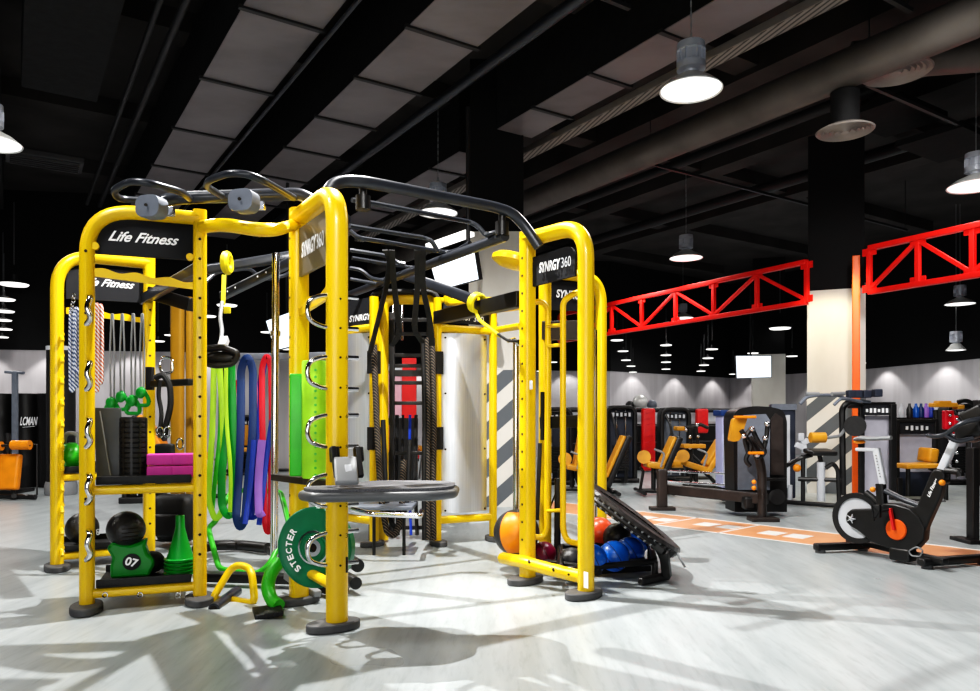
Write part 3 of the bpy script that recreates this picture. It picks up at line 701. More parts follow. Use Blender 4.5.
# rails to the hub
zr = 2.33
def R3(px, py): return Z(px, py, zr)
for a, c, r in (((505, 236), (338, 299), .035), ((345, 218), (300, 232), .04)):
    b = MB(); b.cyl(R3(*a), R3(*c), r); b.build('side_beam', 'tubegrey', o)
b = MB(); b.bar(W(404, 275, 6.6), W(474, 300, 5.9), .085, .085, .02); b.build('spoke_beam', 'tubegrey', o)
b = MB(); b.bar(W(206, 270, 5.6), W(345, 247, 5.9), .075, .075, .02); b.build('spoke_beam', 'tubegrey', o)
b = MB(); b.bar(W(222, 296, 6.2), W(330, 243, 5.4), .07, .07, .02); b.build('spoke_beam', 'tubegrey', o)
b = MB()
for t in (.08, .16, .38, .46, .7, .78):
    p = W(222, 296, 6.2).lerp(W(330, 243, 5.4), t); b.cyl(p-V((0, .04, 0)), p-V((0, .045, 0)), .008, n=8)
b.build('bolt', 'white', o)
b = MB(); b.bar(W(437, 318, 6.6), W(521, 299, 5.3), .08, .115, .01); b.build('cross_beam', 'blackp', o)
b = MB(); b.bar(W(143, 300, 5.9), W(200, 268, 4.9), .06, .08, .01); b.build('cross_beam', 'tubegrey', o)
b = MB(); b.bar(W(150, 293, 5.8), W(192, 305, 5.6), .07, .1, .01); b.build('cross_beam', 'blackp', o)
b = MB(); b.bar(W(195, 273, 5.4), W(165, 290, 5.7), .05, .05, .01)
b.build('cross_beam', 'yellow', o)
for pts in ([(352, 200, 4.6), (372, 203, 4.7), (470, 222, 5.0), (478, 226, 5.0), (486, 236, 5.0), (492, 233, 4.95), (504, 231, 4.9)],
            [(350, 226, 5.0), (425, 238, 5.3), (432, 241, 5.3), (438, 252, 5.3)],
            [(350, 231, 5.2), (358, 238, 5.2), (385, 242, 5.3), (448, 253, 5.6), (458, 250, 5.5), (470, 243, 5.3)],
            [(350, 250, 5.7), (388, 256, 5.8), (398, 263, 5.8), (405, 264, 5.8)],
            [(352, 258, 5.9), (412, 268, 6.2), (420, 267, 6.2)],
            [(350, 268, 6.2), (362, 270, 6.2), (370, 278, 6.2), (384, 281, 6.3), (392, 272, 6.2)],
            [(350, 279, 6.5), (378, 284, 6.6)],
            [(205, 282, 6.0), (216, 272, 6.1), (250, 268, 6.3), (262, 280, 6.4), (285, 276, 6.5), (300, 266, 6.5)]):
    b = MB(); b.tube([W(*q) for q in pts], .017, 8, fil=.06); b.build('rung', 'tubegrey', o)
# small posts at the left rear
M['yellowshade'] = mat('shaded_yellow_paint', (.34, .17, .004), .5)  # darker copy of the yellow paint, shade put into its colour
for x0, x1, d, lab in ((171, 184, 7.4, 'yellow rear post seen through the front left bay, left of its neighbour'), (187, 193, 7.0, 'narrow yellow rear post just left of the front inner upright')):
    b = MB(); p = W((x0+x1)/2, 400, d); b.oval([V((p.x, p.y, .02)), V((p.x, p.y, 2.27))], (x1-x0)/FP*d*.92, .1, V((0, -1, 0)), rnd=.3); q = tag(b.build('rig_post', 'yellowshade'), lab, 'post')
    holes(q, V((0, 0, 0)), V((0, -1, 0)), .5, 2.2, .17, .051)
# ================================================================== THINGS ON AND AROUND THE RIG
# ---- shelf loads, front left bay
zs = mA1.z+.012
TA_ = pA.t if pA.t.x > 0 else -pA.t
def onA(px, z, back=.0):
    p = pA.at(px, 480); return V((p.x, p.y, z))-pA.n*(.12+back)
rzA = math.atan2(TA_.y, TA_.x)
p0, p1 = onA(93, zs, .02), onA(118, zs, .02)
b = MB(); w = .42
b.prism([p0+V((0, 0, 0)), p1, p1+UP*.43, p1+UP*.43-TA_*.14-V((0, 0, 0)), p0+UP*.43-TA_*.02], -pA.n*.035); 
o = b.build('balance_board', 'slab', None, False, .004); tag(o, 'slate grey flat board standing upright on the upper shelf', 'board')
b = MB(); b.cyl(onA(97, zs+.41, -.0)+pA.n*.01, onA(108, zs+.02, -.0)+pA.n*.01, .004, n=6); b.build('edge_seam', 'grey', o)
c = onA(130.5, zs, .04)
b = MB(); prof = [(.05, 0), (.075, 0)]
z = 0
for k in range(12):
    prof += [(.078, .005+z), (.078, .026+z), (.071, .028+z), (.071, .033+z)]; z += .031
prof += [(.075, z), (.045, z), (.045, .3), (.0, .3)]
b.lathe(prof, c, n=28); o = tag(b.build('foam_roller', 'black'), 'black ribbed foam roller standing next to the grey board', 'foam roller')
b = MB()
for k in range(10):
    a = 2*PI*k/10; b.box(c+V((math.cos(a)*.078, math.sin(a)*.078, z/2)), (.003, .012, z*.96), rz=a)
b.build('ridge', 'blackp', o, False)
for x, zz, lab in ((158.5, 0, 'lower left'), (184, 0, 'lower right'), (158.5, .075, 'upper left'), (184, .075, 'upper right')):
    c = onA(x, zs+.036+zz, .03); b = MB(); b.box(c, (.15, .1, .07), bev=.01, rz=rzA)
    tag(b.build('yoga_block', 'pink'), 'magenta foam block, %s of the four on the upper shelf' % lab, 'yoga block', 'magenta foam blocks')
# lower shelf
zs2 = mA2.z+.012
def ball(name, c, r, m, label, cat='medicine ball', group=None):
    b = MB(); b.ball(c, r, u=32, v=20); o = b.build(name, m); tag(o, label, cat, group)
    return o
c = onA(128, zs2, .03); cs = c.copy()
# green fabric sandbag with a number
b = MB(); pts = []
w, h = .145, .23
outl = [(-.8, 0), (.82, 0), (.85, .12), (1.0, .3), (.98, .45), (.72, .6), (.62, .8), (.68, 1), (.3, .9), (0, .86), (-.35, .9), (-.7, .98), (-.95, .8), (-.72, .55), (-.8, .3)]
for x, y in outl: pts.append(cs+TA_*x*w*.95+UP*y*h+pA.n*.045)
b.prism(pts, -pA.n*.12); o = tag(b.build('sand_bell', 'green', None, True, .02), 'green weight bag with a white number on a black disc, lower shelf', 'weight bag')
q = cs+pA.n*.05+UP*h*.42+TA_*.01
b = MB(); b.lathe([(0, .006), (.05, .004), (.05, 0), (0, 0)], q, Matrix((TA_, UP, pA.n)).transposed()); dsc = b.build('badge', 'black', o)
lettering('07', q+pA.n*.009, (TA_-UP*.35).normalized(), (UP+TA_*.35).normalized(), .07, 'white', dsc, bold=.03)
o = ball('medicine_ball', cs+UP*(h+.055)-pA.n*.03-TA_*.03, .112, 'ballblack', 'black medicine ball resting on top of the green bag')
b = MB()
for k in range(4):
    a = cs+UP*(h+.055)-pA.n*.03-TA_*.03; a0_ = -.5+k*.22
    b.tube([a+(pA.n*math.cos(t)*math.cos(a0_)+TA_*math.sin(t)*math.cos(a0_)+UP*math.sin(a0_))*.1125 for t in [(-.1+.12*j) for j in range(8)]], .003, 5)
b.build('moulded_groove', 'hole', o)
b = MB(); b.ball(cs+TA_*.115-pA.n*.06+UP*.07, .075, (1, 1, .9)); tag(b.build('weight_bag', 'black'), 'black bag tucked behind the green weight bag', 'weight bag')
# cones, nested
c = onA(179, zs2, .02)
for k in range(5):
    b = MB(); z = k*.022
    b.lathe([(.094, 0), (.096, .008), (.08, .012), (.074, .03), (.045, .13), (.028, .2), (.026, .275-0), (.018, .275), (.018, .2), (.04, .12), (.066, .02), (.09, 0)], c+UP*z, n=24)
    tag(b.build('training_cone', 'green'), ['green training cone at the bottom of the nested stack', 'green training cone second from the bottom of the stack', 'green training cone in the middle of the stack', 'green training cone second from the top of the stack', 'green training cone on top of the nested stack'][k], 'cone', 'nested green cones')
# ---- rear left bay loads
def onD(px, z, back=0.):
    p = pD.at(px, 480); return V((p.x, p.y, z))-pD.n*(.12+back)
p = onD(84, mD2.z+.012+.12, .05)
o = ball('medicine_ball', p, .12, 'ballblack', 'black medicine ball on the lower shelf of the far left bay')
lettering('8', W(98, 532, p.y-.125), V((1, 0, 0)), UP, .03, 'lgrey', o)
p = onD(73, mD1.z+.012, .02)
o = thing('kettlebell', 'green kettlebell with grey handle on the far left shelf', 'kettlebell', p)
b = MB(); b.ball(p+UP*.1, .1, (1, 1, 1)); b.build('bell', 'greenb', o)
b = MB(); b.tube([p+UP*.16-V((.06, 0, 0)), p+UP*.27-V((.05, 0, 0)), p+UP*.27+V((.05, 0, 0)), p+UP*.16+V((.06, 0, 0))], .016, 10, fil=.04); b.build('handle', 'grey', o)
# hanging braided ropes
def loop(x0, x1, y0, y1, d, r, m, label, name='jump_rope', cat='rope', group=None, n=8):
    b = MB(); pts = [W(x0, y0+4, d), W((x0+x1)/2, y0, d), W(x1, y0+4, d), W(x1+.5, (y0+y1)/2, d), W(x1, y1-3, d), W((x0+x1)/2, y1, d), W(x0, y1-3, d), W(x0-.5, (y0+y1)/2, d)]
    b.tube(pts, r, n, closed=True, fil=.02); return tag(b.build(name, m), label, cat, group)
for k, (x0, x1, y1) in enumerate(((70.5, 73.5, 392), (74.5, 78, 388), (76, 80, 372))):
    loop(x0, x1, 306+k, y1, 5.35-.03*k, .011, 'ropebw', ['leftmost of the blue and white braided rope loops', 'middle blue and white braided rope loop', 'rightmost blue and white braided rope loop'][k], group='braided ropes on the left rail')
for k, (x0, x1, y1) in enumerate(((91, 94, 388), (95.5, 98, 392), (99, 102, 384))):
    loop(x0, x1, 302+k, y1, 5.3, .011, 'ropeor', ['leftmost orange and white braided rope loop', 'middle orange and white braided rope loop', 'rightmost orange and white braided rope loop'][k], group='braided ropes on the left rail')
b = MB(); c0_, c1_ = W(74, 296, 5.3), W(71, 312, 5.3)
for k in range(5):
    p = c0_.lerp(c1_, k/4); b.tube([p+V((math.cos(a)*(.012 if k % 2 else .003), math.cos(a)*(.003 if k % 2 else .012), math.sin(a)*.02)) for a in (2*PI*j/8 for j in range(8))], .004, 6, closed=True)
tag(b.build('hanging_chain', 'chrome'), 'short steel chain above the blue and white ropes', 'chain')
# strap trainers with green handles
for k, x in enumerate((112, 122, 133, 142)):
    yb = (398, 392, 396, 388)[k]
    o = thing('tube_trainer', ['grey resistance tube hanging leftmost with a green handle', 'grey resistance tube second from left with a green handle', 'grey resistance tube third from left with green handle, above the roller', 'grey resistance tube hanging rightmost above the foam roller'][k], 'resistance tube', W(x, 312, 5.3), 'resistance tubes with green handles')
    b = MB(); b.tube([W(x-1.5, yb, 5.3), W(x-2, 350, 5.3), W(x-.5, 314, 5.3), W(x+1, 314, 5.3), W(x+2.5, 350, 5.3), W(x+2, yb, 5.3)], .007, 6, fil=.05); b.build('tube', 'grey', o)
    b = MB(); c = W(x, yb+9, 5.3); s = .05
    b.tube([c+V((0, 0, .07)), c+V((-s, 0, -.02)), c+V((-s*.9, 0, -.06)), c+V((s*.9, 0, -.06)), c+V((s, 0, -.02))], .014, 8, closed=True, fil=.02)
    b.ball(c+V((0, -.02, .03)), .035, (1, .5, 1.2)); b.build('green_handle', 'green', o)
# heavy bag tower behind far left bay
o = thing('punching_bag_stand', 'tall black column with white top and pale base behind the far left bay', 'gym machine', V((-6.3, 10.9, 0)))
p = W(61, 480, 10.9); b = MB(); b.cyl(V((p.x, p.y, .2)), V((p.x, p.y, 2.12)), .19, n=24); b.build('column_body', 'black', o)
b = MB(); b.cyl(V((p.x, p.y, 2.12)), V((p.x, p.y, 2.18)), .195, n=24); b.build('top_cap', 'lgrey', o)
b = MB(); b.lathe([(0, 0), (.2, 0), (.215, .03), (.215, .14), (.2, .2), (0, .22)], (p.x, p.y, 0)); b.build('base', 'grey', o)
# attachment on inner post: black arm and hanging straps in left middle
o = thing('suspension_trainer', 'black cable straps and carabiners hanging inside the front left bay', 'suspension trainer', W(162, 380, 5.5))
b = MB(); b.bar(W(152, 384, 5.6), W(191, 382, 5.4), .05, .05, .01); b.bar(W(150, 367, 5.6), W(150, 390, 5.6), .05, .05); b.build('mount_arm', 'blackp', o)
b = MB(); b.tube([W(155, 378, 5.3), W(163, 374, 5.3), W(170, 385, 5.3), W(171, 405, 5.3), W(166, 425, 5.3), W(165, 435, 5.3)], .022, 8, fil=.06); b.tube([W(160, 380, 5.35), W(158, 395, 5.35), W(162, 412, 5.35), W(160, 432, 5.3)], .016, 8, fil=.06); b.build('strap', 'black', o)
b = MB(); b.tube([W(160, 362, 5.5), W(163, 357, 5.5), W(172, 358, 5.5), W(173, 372, 5.5), W(163, 374, 5.5), W(160, 369, 5.5)], .01, 8, closed=True, fil=.03); b.build('ring', 'chrome', o)
b = MB()
for x, y in ((160, 432), (167, 432), (180, 444)):
    b.tube([W(x+math.cos(a)*3.4, y+math.sin(a)*5.5, 5.25) for a in (2*PI*j/10 for j in range(10))], .007, 6, closed=True)
b.build('carabiner', 'chrome', o)
b = MB(); b.box(W(165, 452, 5.3), (.13, .06, .12), bev=.02); b.build('buckle_block', 'black', o)
# backpack on the floor behind
o = thing('black_backpack', 'black backpack on the floor behind the green cones', 'bag', F(176, 536))
c = W(176, 512, 6.6); b = MB(); b.box(c-UP*.05, (.38, .26, .42), bev=.1); b.build('bag_body', 'black', o)
b = MB(); b.tube([c+V((-.15, -.15, .18)), c+V((-.17, -.17, 0)), c+V((-.1, -.16, -.22))], .008, 6, fil=.05); b.build('white_piping', 'lgrey', o)
b = MB(); b.box(c+V((0, -.14, -.1)), (.26, .06, .2), bev=.03); b.build('front_pocket', 'blackp', o)
for x, y, d in ((186, 505, 5.4),):
    pass
# ---- strap on overhead beam, left, holding black helmet-like trainer
o = thing('hanging_grip_pad', 'black padded grip hanging from a yellow strap between the left bays', 'suspension trainer', W(222, 360, 4.95))
b = MB(); c = W(227, 263, 5.45)
b.tube([c+V((0, math.cos(a)*.06, math.sin(a)*.06)) for a in (2*PI*j/16 for j in range(16))], .03, 8, closed=True); b.build('strap_loop', 'strapyellow', o)
b = MB(); b.bar(W(224, 275, 5.35), W(223, 305, 5.3), .03, .006); b.box(W(227, 310, 5.28), (.05, .02, .05), bev=.005); b.build('yellow_strap', 'strapyellow', o)
b = MB(); b.tube([W(222, 302, 5.3), W(220, 318, 5.2), W(222, 330, 5.1), W(221, 343, 5.0)], .014, 8, fil=.03); b.build('carabiner', 'grey', o)
b = MB(); c = W(222, 358, 4.95)
b.tube([c+V((-.12, 0, .02)), c+V((-.1, -.03, .06)), c+V((.02, -.05, .07)), c+V((.12, -.03, .03)), c+V((.08, -.02, -.04)), c+V((-.02, -.05, -.055)), c+V((-.09, -.03, -.04))], .022, 10, closed=True, fil=.03)
b.ball(c, .1, (1.1, .5, .5)); b.build('pad', 'blackp', o)
b = MB(); b.bar(c+V((.02, -.05, .07)), c+V((.02, 0, .13)), .05, .05); b.build('grey_clip', 'lgrey', o)
# ---- right strap with cord
o = thing('strap_anchor', 'yellow strap and cord tied round the grey beam end at the centre', 'strap', W(478, 304, 5.8))
b = MB(); c = W(477, 303, 5.82); ax = (W(474, 300, 5.9)-W(404, 275, 6.6)).normalized(); u = ax.orthogonal().normalized(); w_ = ax.cross(u)
for s in (-.02, .0, .02): b.tube([c+ax*s+(u*math.cos(a)+w_*math.sin(a))*.068 for a in (2*PI*j/16 for j in range(16))], .016, 8, closed=True)
b.build('strap_loop', 'strapyellow', o)
b = MB(); b.tube([W(476, 312, 5.8), W(479, 320, 5.75), W(500, 336, 5.5)], .014, 8, fil=.05); b.build('cord', 'strapyellow', o)
b = MB(); b.tube([W(498, 334, 5.5), W(508, 341, 5.35), W(519, 341, 5.2)], .011, 8, fil=.05); b.build('clip', 'blackp', o)
b = MB(); b.cyl(W(516, 342, 5.8), W(516, 563, 5.8), .024, n=14); b.tube([W(508, 341, 5.7), W(514, 339, 5.75), W(519, 345, 5.75)], .016, 8); tag(b.build('guide_pole', 'chrome'), 'slim chrome guide pole beside the right front bay', 'pole')
# ---- black straps hanging under monkey bars
for k, (xs, lab) in enumerate((([(385, 250), (390, 257), (388, 280), (372, 345)], 'left outer'), ([(392, 250), (393, 275), (400, 335), (392, 345)], 'left inner'), ([(417, 250), (418, 280), (414, 330), (422, 342)], 'right inner'), ([(423, 250), (422, 285), (430, 320), (432, 344)], 'right outer'))):
    b = MB(); d = 5.6; P_ = [W(x, y, d+.1*j) for j, (x, y) in enumerate(xs)]
    P_ = fillet(P_, .3, 5)
    for p, q in zip(P_, P_[1:]): b.bar(p, q+(q-p)*.15, .045, .012, 0)
    tag(b.build('hanging_strap', 'black', smooth=False), '%s black webbing strap hanging from the overhead bars' % lab, 'strap', 'webbing straps under the overhead bars')
# ---- battle ropes
for k, (x, m) in enumerate(((428, 'ropeblack'), (433.5, 'ropeblack'), (424, 'black'))):
    b = MB(); b.tube([W(x-1, 338, 6.45), W(x+1, 420, 6.4), W(x, 480, 6.35), W(x+.5, 540, 6.3)], .022, 10, fil=.3)
    tag(b.build('battle_rope', m), ['flecked black battle rope hanging next to the yellow upright, left strand', 'flecked black battle rope strand touching the yellow upright', 'plain black battle rope strand left of the flecked ones'][k], 'battle rope', 'battle ropes')
b = MB(); b.tube([W(374, 345, 6.35), W(377, 430, 6.3), W(381, 500, 6.2), W(387, 533, 6.15), W(395, 536, 6.15), W(401, 520, 6.2), W(404, 460, 6.3)], .026, 10, fil=.3); tag(b.build('battle_rope', 'ropeblack'), 'thick black battle rope forming a U near the floor of the archway', 'battle rope', 'battle ropes')
b = MB(); b.tube([W(383, 420, 6.4), W(386, 500, 6.3), W(392, 525, 6.25), W(399, 528, 6.25), W(407, 505, 6.3), W(410, 440, 6.4)], .022, 10, fil=.3); tag(b.build('battle_rope', 'black'), 'plain black rope nested inside the larger hanging U of rope', 'battle rope', 'battle ropes')
# ---- green exercise mats rolled at inner bay B
c = W(315, 420, 4.3)
b = MB(); b.lathe([(0, 0), (.07, 0), (.075, .01), (.075, .67), (.07, .68), (0, .68)], V((c.x, c.y, W(317, 478, 4.3).z)), n=28); o = tag(b.build('exercise_mat', 'lime'), 'thick rolled lime green exercise mat behind the chrome rings', 'exercise mat')
b = MB()
for k in range(16): b.cyl(V((c.x+.02, c.y-.071, W(317, 474, 4.3).z+k*.04)), V((c.x+.02, c.y-.076, W(317, 474, 4.3).z+k*.04)), .008, n=6)
b.build('perforation', 'greenb', o)
c = W(297.5, 425, 4.33); b = MB(); b.box(c, (.09, .03, .6), bev=.012, rz=.2); tag(b.build('exercise_mat', 'greenb'), 'flat green mat edge beside the rolled lime mat', 'exercise mat')
b = MB(); b.bar(W(274, 477, 4.6), W(306, 481, 4.32), .045, .04); b.bar(W(306, 481, 4.32), W(330, 484, 4.1), .045, .04); tag(b.build('mat_holder', 'blackp'), 'black arm holding the green mats', 'bracket')
# ---- chrome pole
o = thing('storage_pole', 'tall chrome pole standing in front of the coloured bands', 'pole', F(275, 572))
b = MB(); b.cyl(W(276, 253, 5.25), W(274, 565, 5.25), .027, n=18); b.build('pole', 'chrome', o)
b = MB(); b.cyl(W(275.5, 331, 5.25), W(275.5, 336, 5.25), .036, n=18); b.build('collar', 'chrome', o)
# ---- band rail and bands
zr_ = W(250, 357, 5.6)
b = MB(); b.bar(W(203, 358, 5.6), W(345, 355, 5.6), .04, .05); tag(b.build('band_rail', 'knob'), 'grey rail holding the coloured resistance bands', 'rail')
def band(x0, x1, y1, m, wpx, lab, yoff=0, dd=0., waist=0):
    d = 5.5+dd; ytop = 354
    L = [W(x0+waist*math.sin(t*PI), ytop+(y1-ytop)*t, d) for t in [k/10 for k in range(11)]]
    Rr = [W(x1-waist*math.sin(t*PI)*.6, ytop+(y1-ytop)*t, d+.03) for t in [k/10 for k in range(10, -1, -1)]]
    mid = (x0+x1)/2; hw = abs(x1-x0)/2
    bot = [W(mid-hw*math.cos(a), y1+hw*.9*math.sin(a), d+.01) for a in (PI*k/6 for k in range(1, 6))]
    top = [W(mid+hw*math.cos(a), ytop-hw*.5*math.sin(a), d+.01) for a in (PI*k/6 for k in range(1, 6))]
    b = MB(); b.oval(L+bot+Rr+top, .006, wpx/FP*d, V((.35, -1, 0)), rnd=.5, closed=True, k=3)
    # lay the wide face partly toward the viewer
    return tag(b.build('resistance_band', m), lab, 'resistance band', 'coloured resistance bands')
def flatband(pts, m, wpx, lab, d=5.5, closed=False):
    b = MB(); P_ = fillet([W(x, y, d+(.02 if i % 2 else 0)) for i, (x, y) in enumerate(pts)], .25, 6, closed)
    b.oval(P_, wpx/FP*d, .008, V((.12, -1, 0)), rnd=.5, k=3, closed=closed)
    return tag(b.build('resistance_band', m), lab, 'resistance band', 'coloured resistance bands')
flatband([(214, 358), (213, 420), (208, 500), (215, 520), (222, 514), (224, 440), (219, 358)], 'limeband', 5.9, 'lime yellow band hanging leftmost on the rail', 5.5)
flatband([(220, 358), (221, 430), (215, 480), (212, 512)], 'greenb', 4.5, 'narrow green band behind the leftmost lime band', 5.56)
flatband([(223, 358), (224, 440), (222, 470), (224, 505)], 'black', 3.9, 'thin black band between the green bands', 5.52)
flatband([(230, 358), (228, 430), (221, 475), (222, 508), (229, 518), (235, 505), (233, 420), (231, 358)], 'green', 7.8, 'wide dark green band left of the navy bands', 5.45)
flatband([(226, 358), (226, 420), (231, 470), (230, 512)], 'limeband', 3.9, 'narrow lime band crossing in front of the wide green band', 5.4)
flatband([(236, 380), (233, 440), (238, 510)], 'redband', 2.1, 'very thin dark red band left of the navy band', 5.5)
flatband([(247, 355), (241, 368), (241, 430), (238, 490), (236, 518), (240, 529), (245, 520), (249, 470), (253, 430), (253, 368)], 'navy', 8, 'wide navy band hanging as a long closed loop', 5.45, True)
flatband([(250, 440), (250, 480), (247, 505), (251, 519), (258, 516), (262, 500), (261, 440)], 'blue', 4, 'royal blue band with a round loop right of the navy band', 5.5)
flatband([(249, 357), (255, 366), (257, 400), (252, 450), (250, 480)], 'pinkband', 2.6, 'thin pink band right of the navy bands', 5.5)
flatband([(264, 362), (258, 400), (255, 450), (251, 520)], 'blue', 6.5, 'royal blue band slanting left under the red one', 5.52)
flatband([(267, 354), (262, 366), (262, 420), (264, 470), (265, 525), (268, 534), (271, 525), (271, 470), (272, 420), (271, 366)], 'redband', 6, 'bright red band hanging as a closed loop next to the chrome pole', 5.46, True)
flatband([(262, 440), (258, 480), (259, 515), (264, 512)], 'purple', 7.8, 'lilac band hanging low between blue and red bands', 5.4)
flatband([(272, 420), (266, 460), (262, 500), (259, 525)], 'blue', 5.2, 'royal blue band running down toward the chrome pole', 5.42)
flatband([(254, 440), (250, 490), (245, 524)], 'blue', 5.2, 'royal blue band strand just right of the navy bands', 5.41)
# ---- green hexagonal ring
b = MB(); d = 5.15; b.tube([W(x, y, dd) for x, y, dd in ((232, 490, 5.9), (216, 521, 5.6), (208, 528, 5.5), (219, 569, 5.2), (258, 574, 5.15), (270, 564, 5.15), (289, 524, 5.45), (281, 492, 5.8))], .02, 10, closed=True, fil=.05); tag(b.build('training_hoop', 'greenb'), 'green angular tube hoop leaning behind the yellow floor handle', 'training hoop')
b = MB(); b.tube([W(196, 549, 6.0), W(215, 545, 6.2), W(240, 545, 6.3), W(268, 548, 6.1)], .045, 10, fil=.2); b.cyl(W(228, 546, 6.1), W(236, 546, 6.1), .03); tag(b.build('base_bar', 'blackp'), 'low black curved floor bar behind the green hoop', 'rig base bar')
# ---- yellow triangular floor handle with black roller
o = thing('push_up_handle', 'yellow tube triangle with a black roller lying on the floor', 'gym handle', F(236, 600))
d = 4.55
b = MB(); b.tube([W(211, 601, d-.05), W(230, 570, d+.05), W(237, 565, d+.05), W(248, 567, d+.05), W(252, 574, d), W(255, 603, d-.05), W(244, 602, d), W(228, 599, d+.05)], .023, 10, closed=True, fil=.06); b.build('triangle_tube', 'yellow', o)
b = MB(); b.cyl(W(216, 607, 4.4), W(237, 591, 4.75), .033, n=18); b.cyl(W(214, 609, 4.37), W(216, 607, 4.4), .034, n=18); b.build('roller', 'tubegrey', o)
b = MB(); b.cyl(W(213.6, 609.3, 4.365), W(213.8, 609.1, 4.37), .022, n=14); b.build('roller_bore', 'hole', o)
# black floor base between A and B
o = thing('rig_base_frame', 'black floor frame between the yellow triangle and the weight plate', 'rig base bar', F(265, 590))
b = MB(); b.bar(F(198, 585)+UP*.06, F(300, 588)+UP*.06, .1, .06, .01); b.build('cross_bar', 'blackp', o)
b = MB(); b.bar(F(270, 560)+UP*.08, F(320, 590)+UP*.08, .06, .06, .01); b.bar(F(300, 592)+UP*.05, F(345, 600)+UP*.05, .08, .05, .01); b.build('side_bar', 'blackp', o)
b = MB(); b.cyl(F(345, 575)+UP*.13, F(358, 585)+UP*.13, .045); b.cyl(F(347, 590)+UP*.08, F(356, 596)+UP*.08, .04); b.build('wheel', 'blackp', o)
b = MB(); b.bar(W(300, 583, 4.7), W(318, 594, 4.5), .05, .04, .01); b.bar(W(285, 575, 4.8), W(306, 590, 4.6), .02, .05); b.build('tray_plate', 'grey', o)
# green brush-like attachment
o = thing('landmine_handle', 'green curved handle with black ribbed foot on the floor', 'gym handle', F(272, 612))
b = MB(); b.tube([W(280, 561, 4.5), W(271, 572, 4.45), W(267, 588, 4.4), W(272, 601, 4.35), W(279, 606, 4.3)], .04, 10, fil=.1, rr=None); b.build('green_handle', 'greenb', o)
b = MB()
for k in range(6): b.bar(W(255+k*4.5, 609-k*.6, 4.35), W(258+k*4.5, 618-k*.8, 4.15), .03, .028)
b.build('ribbed_foot', 'black', o)
# ---- weight plate
pc = W(316, 547, 4.32); nv = V((-.25, -1, .05)).normalized(); tR = V((-nv.y, nv.x, 0)).normalized(); 
if tR.x < 0: tR = -tR
uR = nv.cross(tR) if nv.cross(tR).z > 0 else tR.cross(nv); RM = Matrix((tR, uR, tR.cross(uR))).transposed()
nn = tR.cross(uR)
o = thing('weight_plate', 'dark green bumper weight plate with white lettering beside the front post', 'weight plate', pc)
b = MB(); b.lathe([(.028, .035), (.07, .036), (.075, .03), (.1, .028), (.19, .024), (.2, .03), (.228, .03), (.235, .022), (.235, -.03), (.22, -.035), (.028, -.035), (.028, .035)], pc, RM, 48); b.build('rubber_disc', 'plate', o)
b = MB(); b.lathe([(.088, .034), (.098, .033), (.1, .028), (.088, .028), (.088, .034)], pc, RM, 40); b.lathe([(.026, .03), (.026, .042), (.05, .042), (.05, .036), (.026, .03)], pc, RM, 30); b.build('steel_hub', 'chrome', o)
b = MB(); b.lathe([(0, .02), (.026, .02), (.026, .0)], pc, RM, 30); b.build('bore', 'hole', o)
word = 'STECTER'
for i, ch in enumerate(word):
    a = math.radians(232-(i)*(232-146)/6); r = .158
    dirr = tR*math.cos(a)+uR*math.sin(a); tang = (tR*math.sin(a)-uR*math.cos(a))
    lettering(ch, pc+nn*.032+dirr*r, tang, dirr, .03, 'white', o, 'letter', bold=.03, height=.04)
# ---- platform on bracket
zt_ = .775
o = thing('dip_platform', 'grey topped step platform with rounded dark rim mounted on the nearest post', 'step platform', V((-.55, 3.8, zt_-.05)))
out = [(-.93, 3.85), (-.95, 3.72), (-.86, 3.62), (-.29, 3.70), (-.19, 3.80), (-.19, 4.06), (-.29, 4.16), (-.64, 4.17), (-.71, 4.06), (-.72, 3.87)]
P_ = [V((x, y, zt_-.035)) for x, y in out]
b = MB(); b.tube(P_, .025, 12, closed=True, fil=.045); b.build('rim_tube', mat('rim_grey', (.12, .125, .13), .4), o)
b = MB(); b.prism(fillet([p+UP*.025 for p in P_], .08, 5, True), (0, 0, .014)); b.build('speckled_top', mat('speckled_grip', (.13, .13, .14), .85, 0, 220, .5), o, False)
b = MB()
for s, x in ((0, 333), (1, 357)):
    b.bar(W(x, 447, 3.88), W(x+4, 477, 3.8), .028, .03, .006)
    b.bar(W(x+1, 447, 3.9), W(x+2, 462, 3.88), .05, .04, .01)
b.build('bracket_arm', 'blackp', o)
b = MB(); b.bar(W(345, 458, 3.8), W(347, 484, 3.66), .115, .03, .012); q = b.build('bracket_plate', 'grey', o)
b = MB(); b.bar(W(348, 465, 3.745), W(349, 474, 3.705), .035, .012); b.build('label_plate', 'lgrey', q)
# ---- medicine balls on the right rack
o = thing('ball_rack', 'low black rack holding the medicine balls under the rebounder', 'ball rack', F(610, 582))
b = MB(); rk = [F(560, 590)+UP*.13, F(655, 580)+UP*.13, F(650, 560)+UP*.13, F(560, 563)+UP*.13]
b.tube(rk, .022, 8, closed=True, fil=.05); b.bar(F(545, 578)+UP*.1, F(600, 586)+UP*.1, .06, .06); b.build('rail', 'blackp', o)
b = MB()
for q in (rk[1], rk[2]): b.cyl(q, V((q.x, q.y, 0)), .022)
b.build('leg', 'blackp', o)
b = MB(); b.bar(F(640, 586)+UP*.03, F(668, 580)+UP*.03, .05, .05, .015); b.bar(F(600, 575)+UP*.03, F(650, 572)+UP*.03, .05, .04, .01); b.build('floor_foot', 'blackp', o)
b = MB(); b.box((rk[0]+rk[1]+rk[2]+rk[3])/4-UP*.03, (.55, .35, .012), rz=-.1); b.build('tray', 'black', o, False)
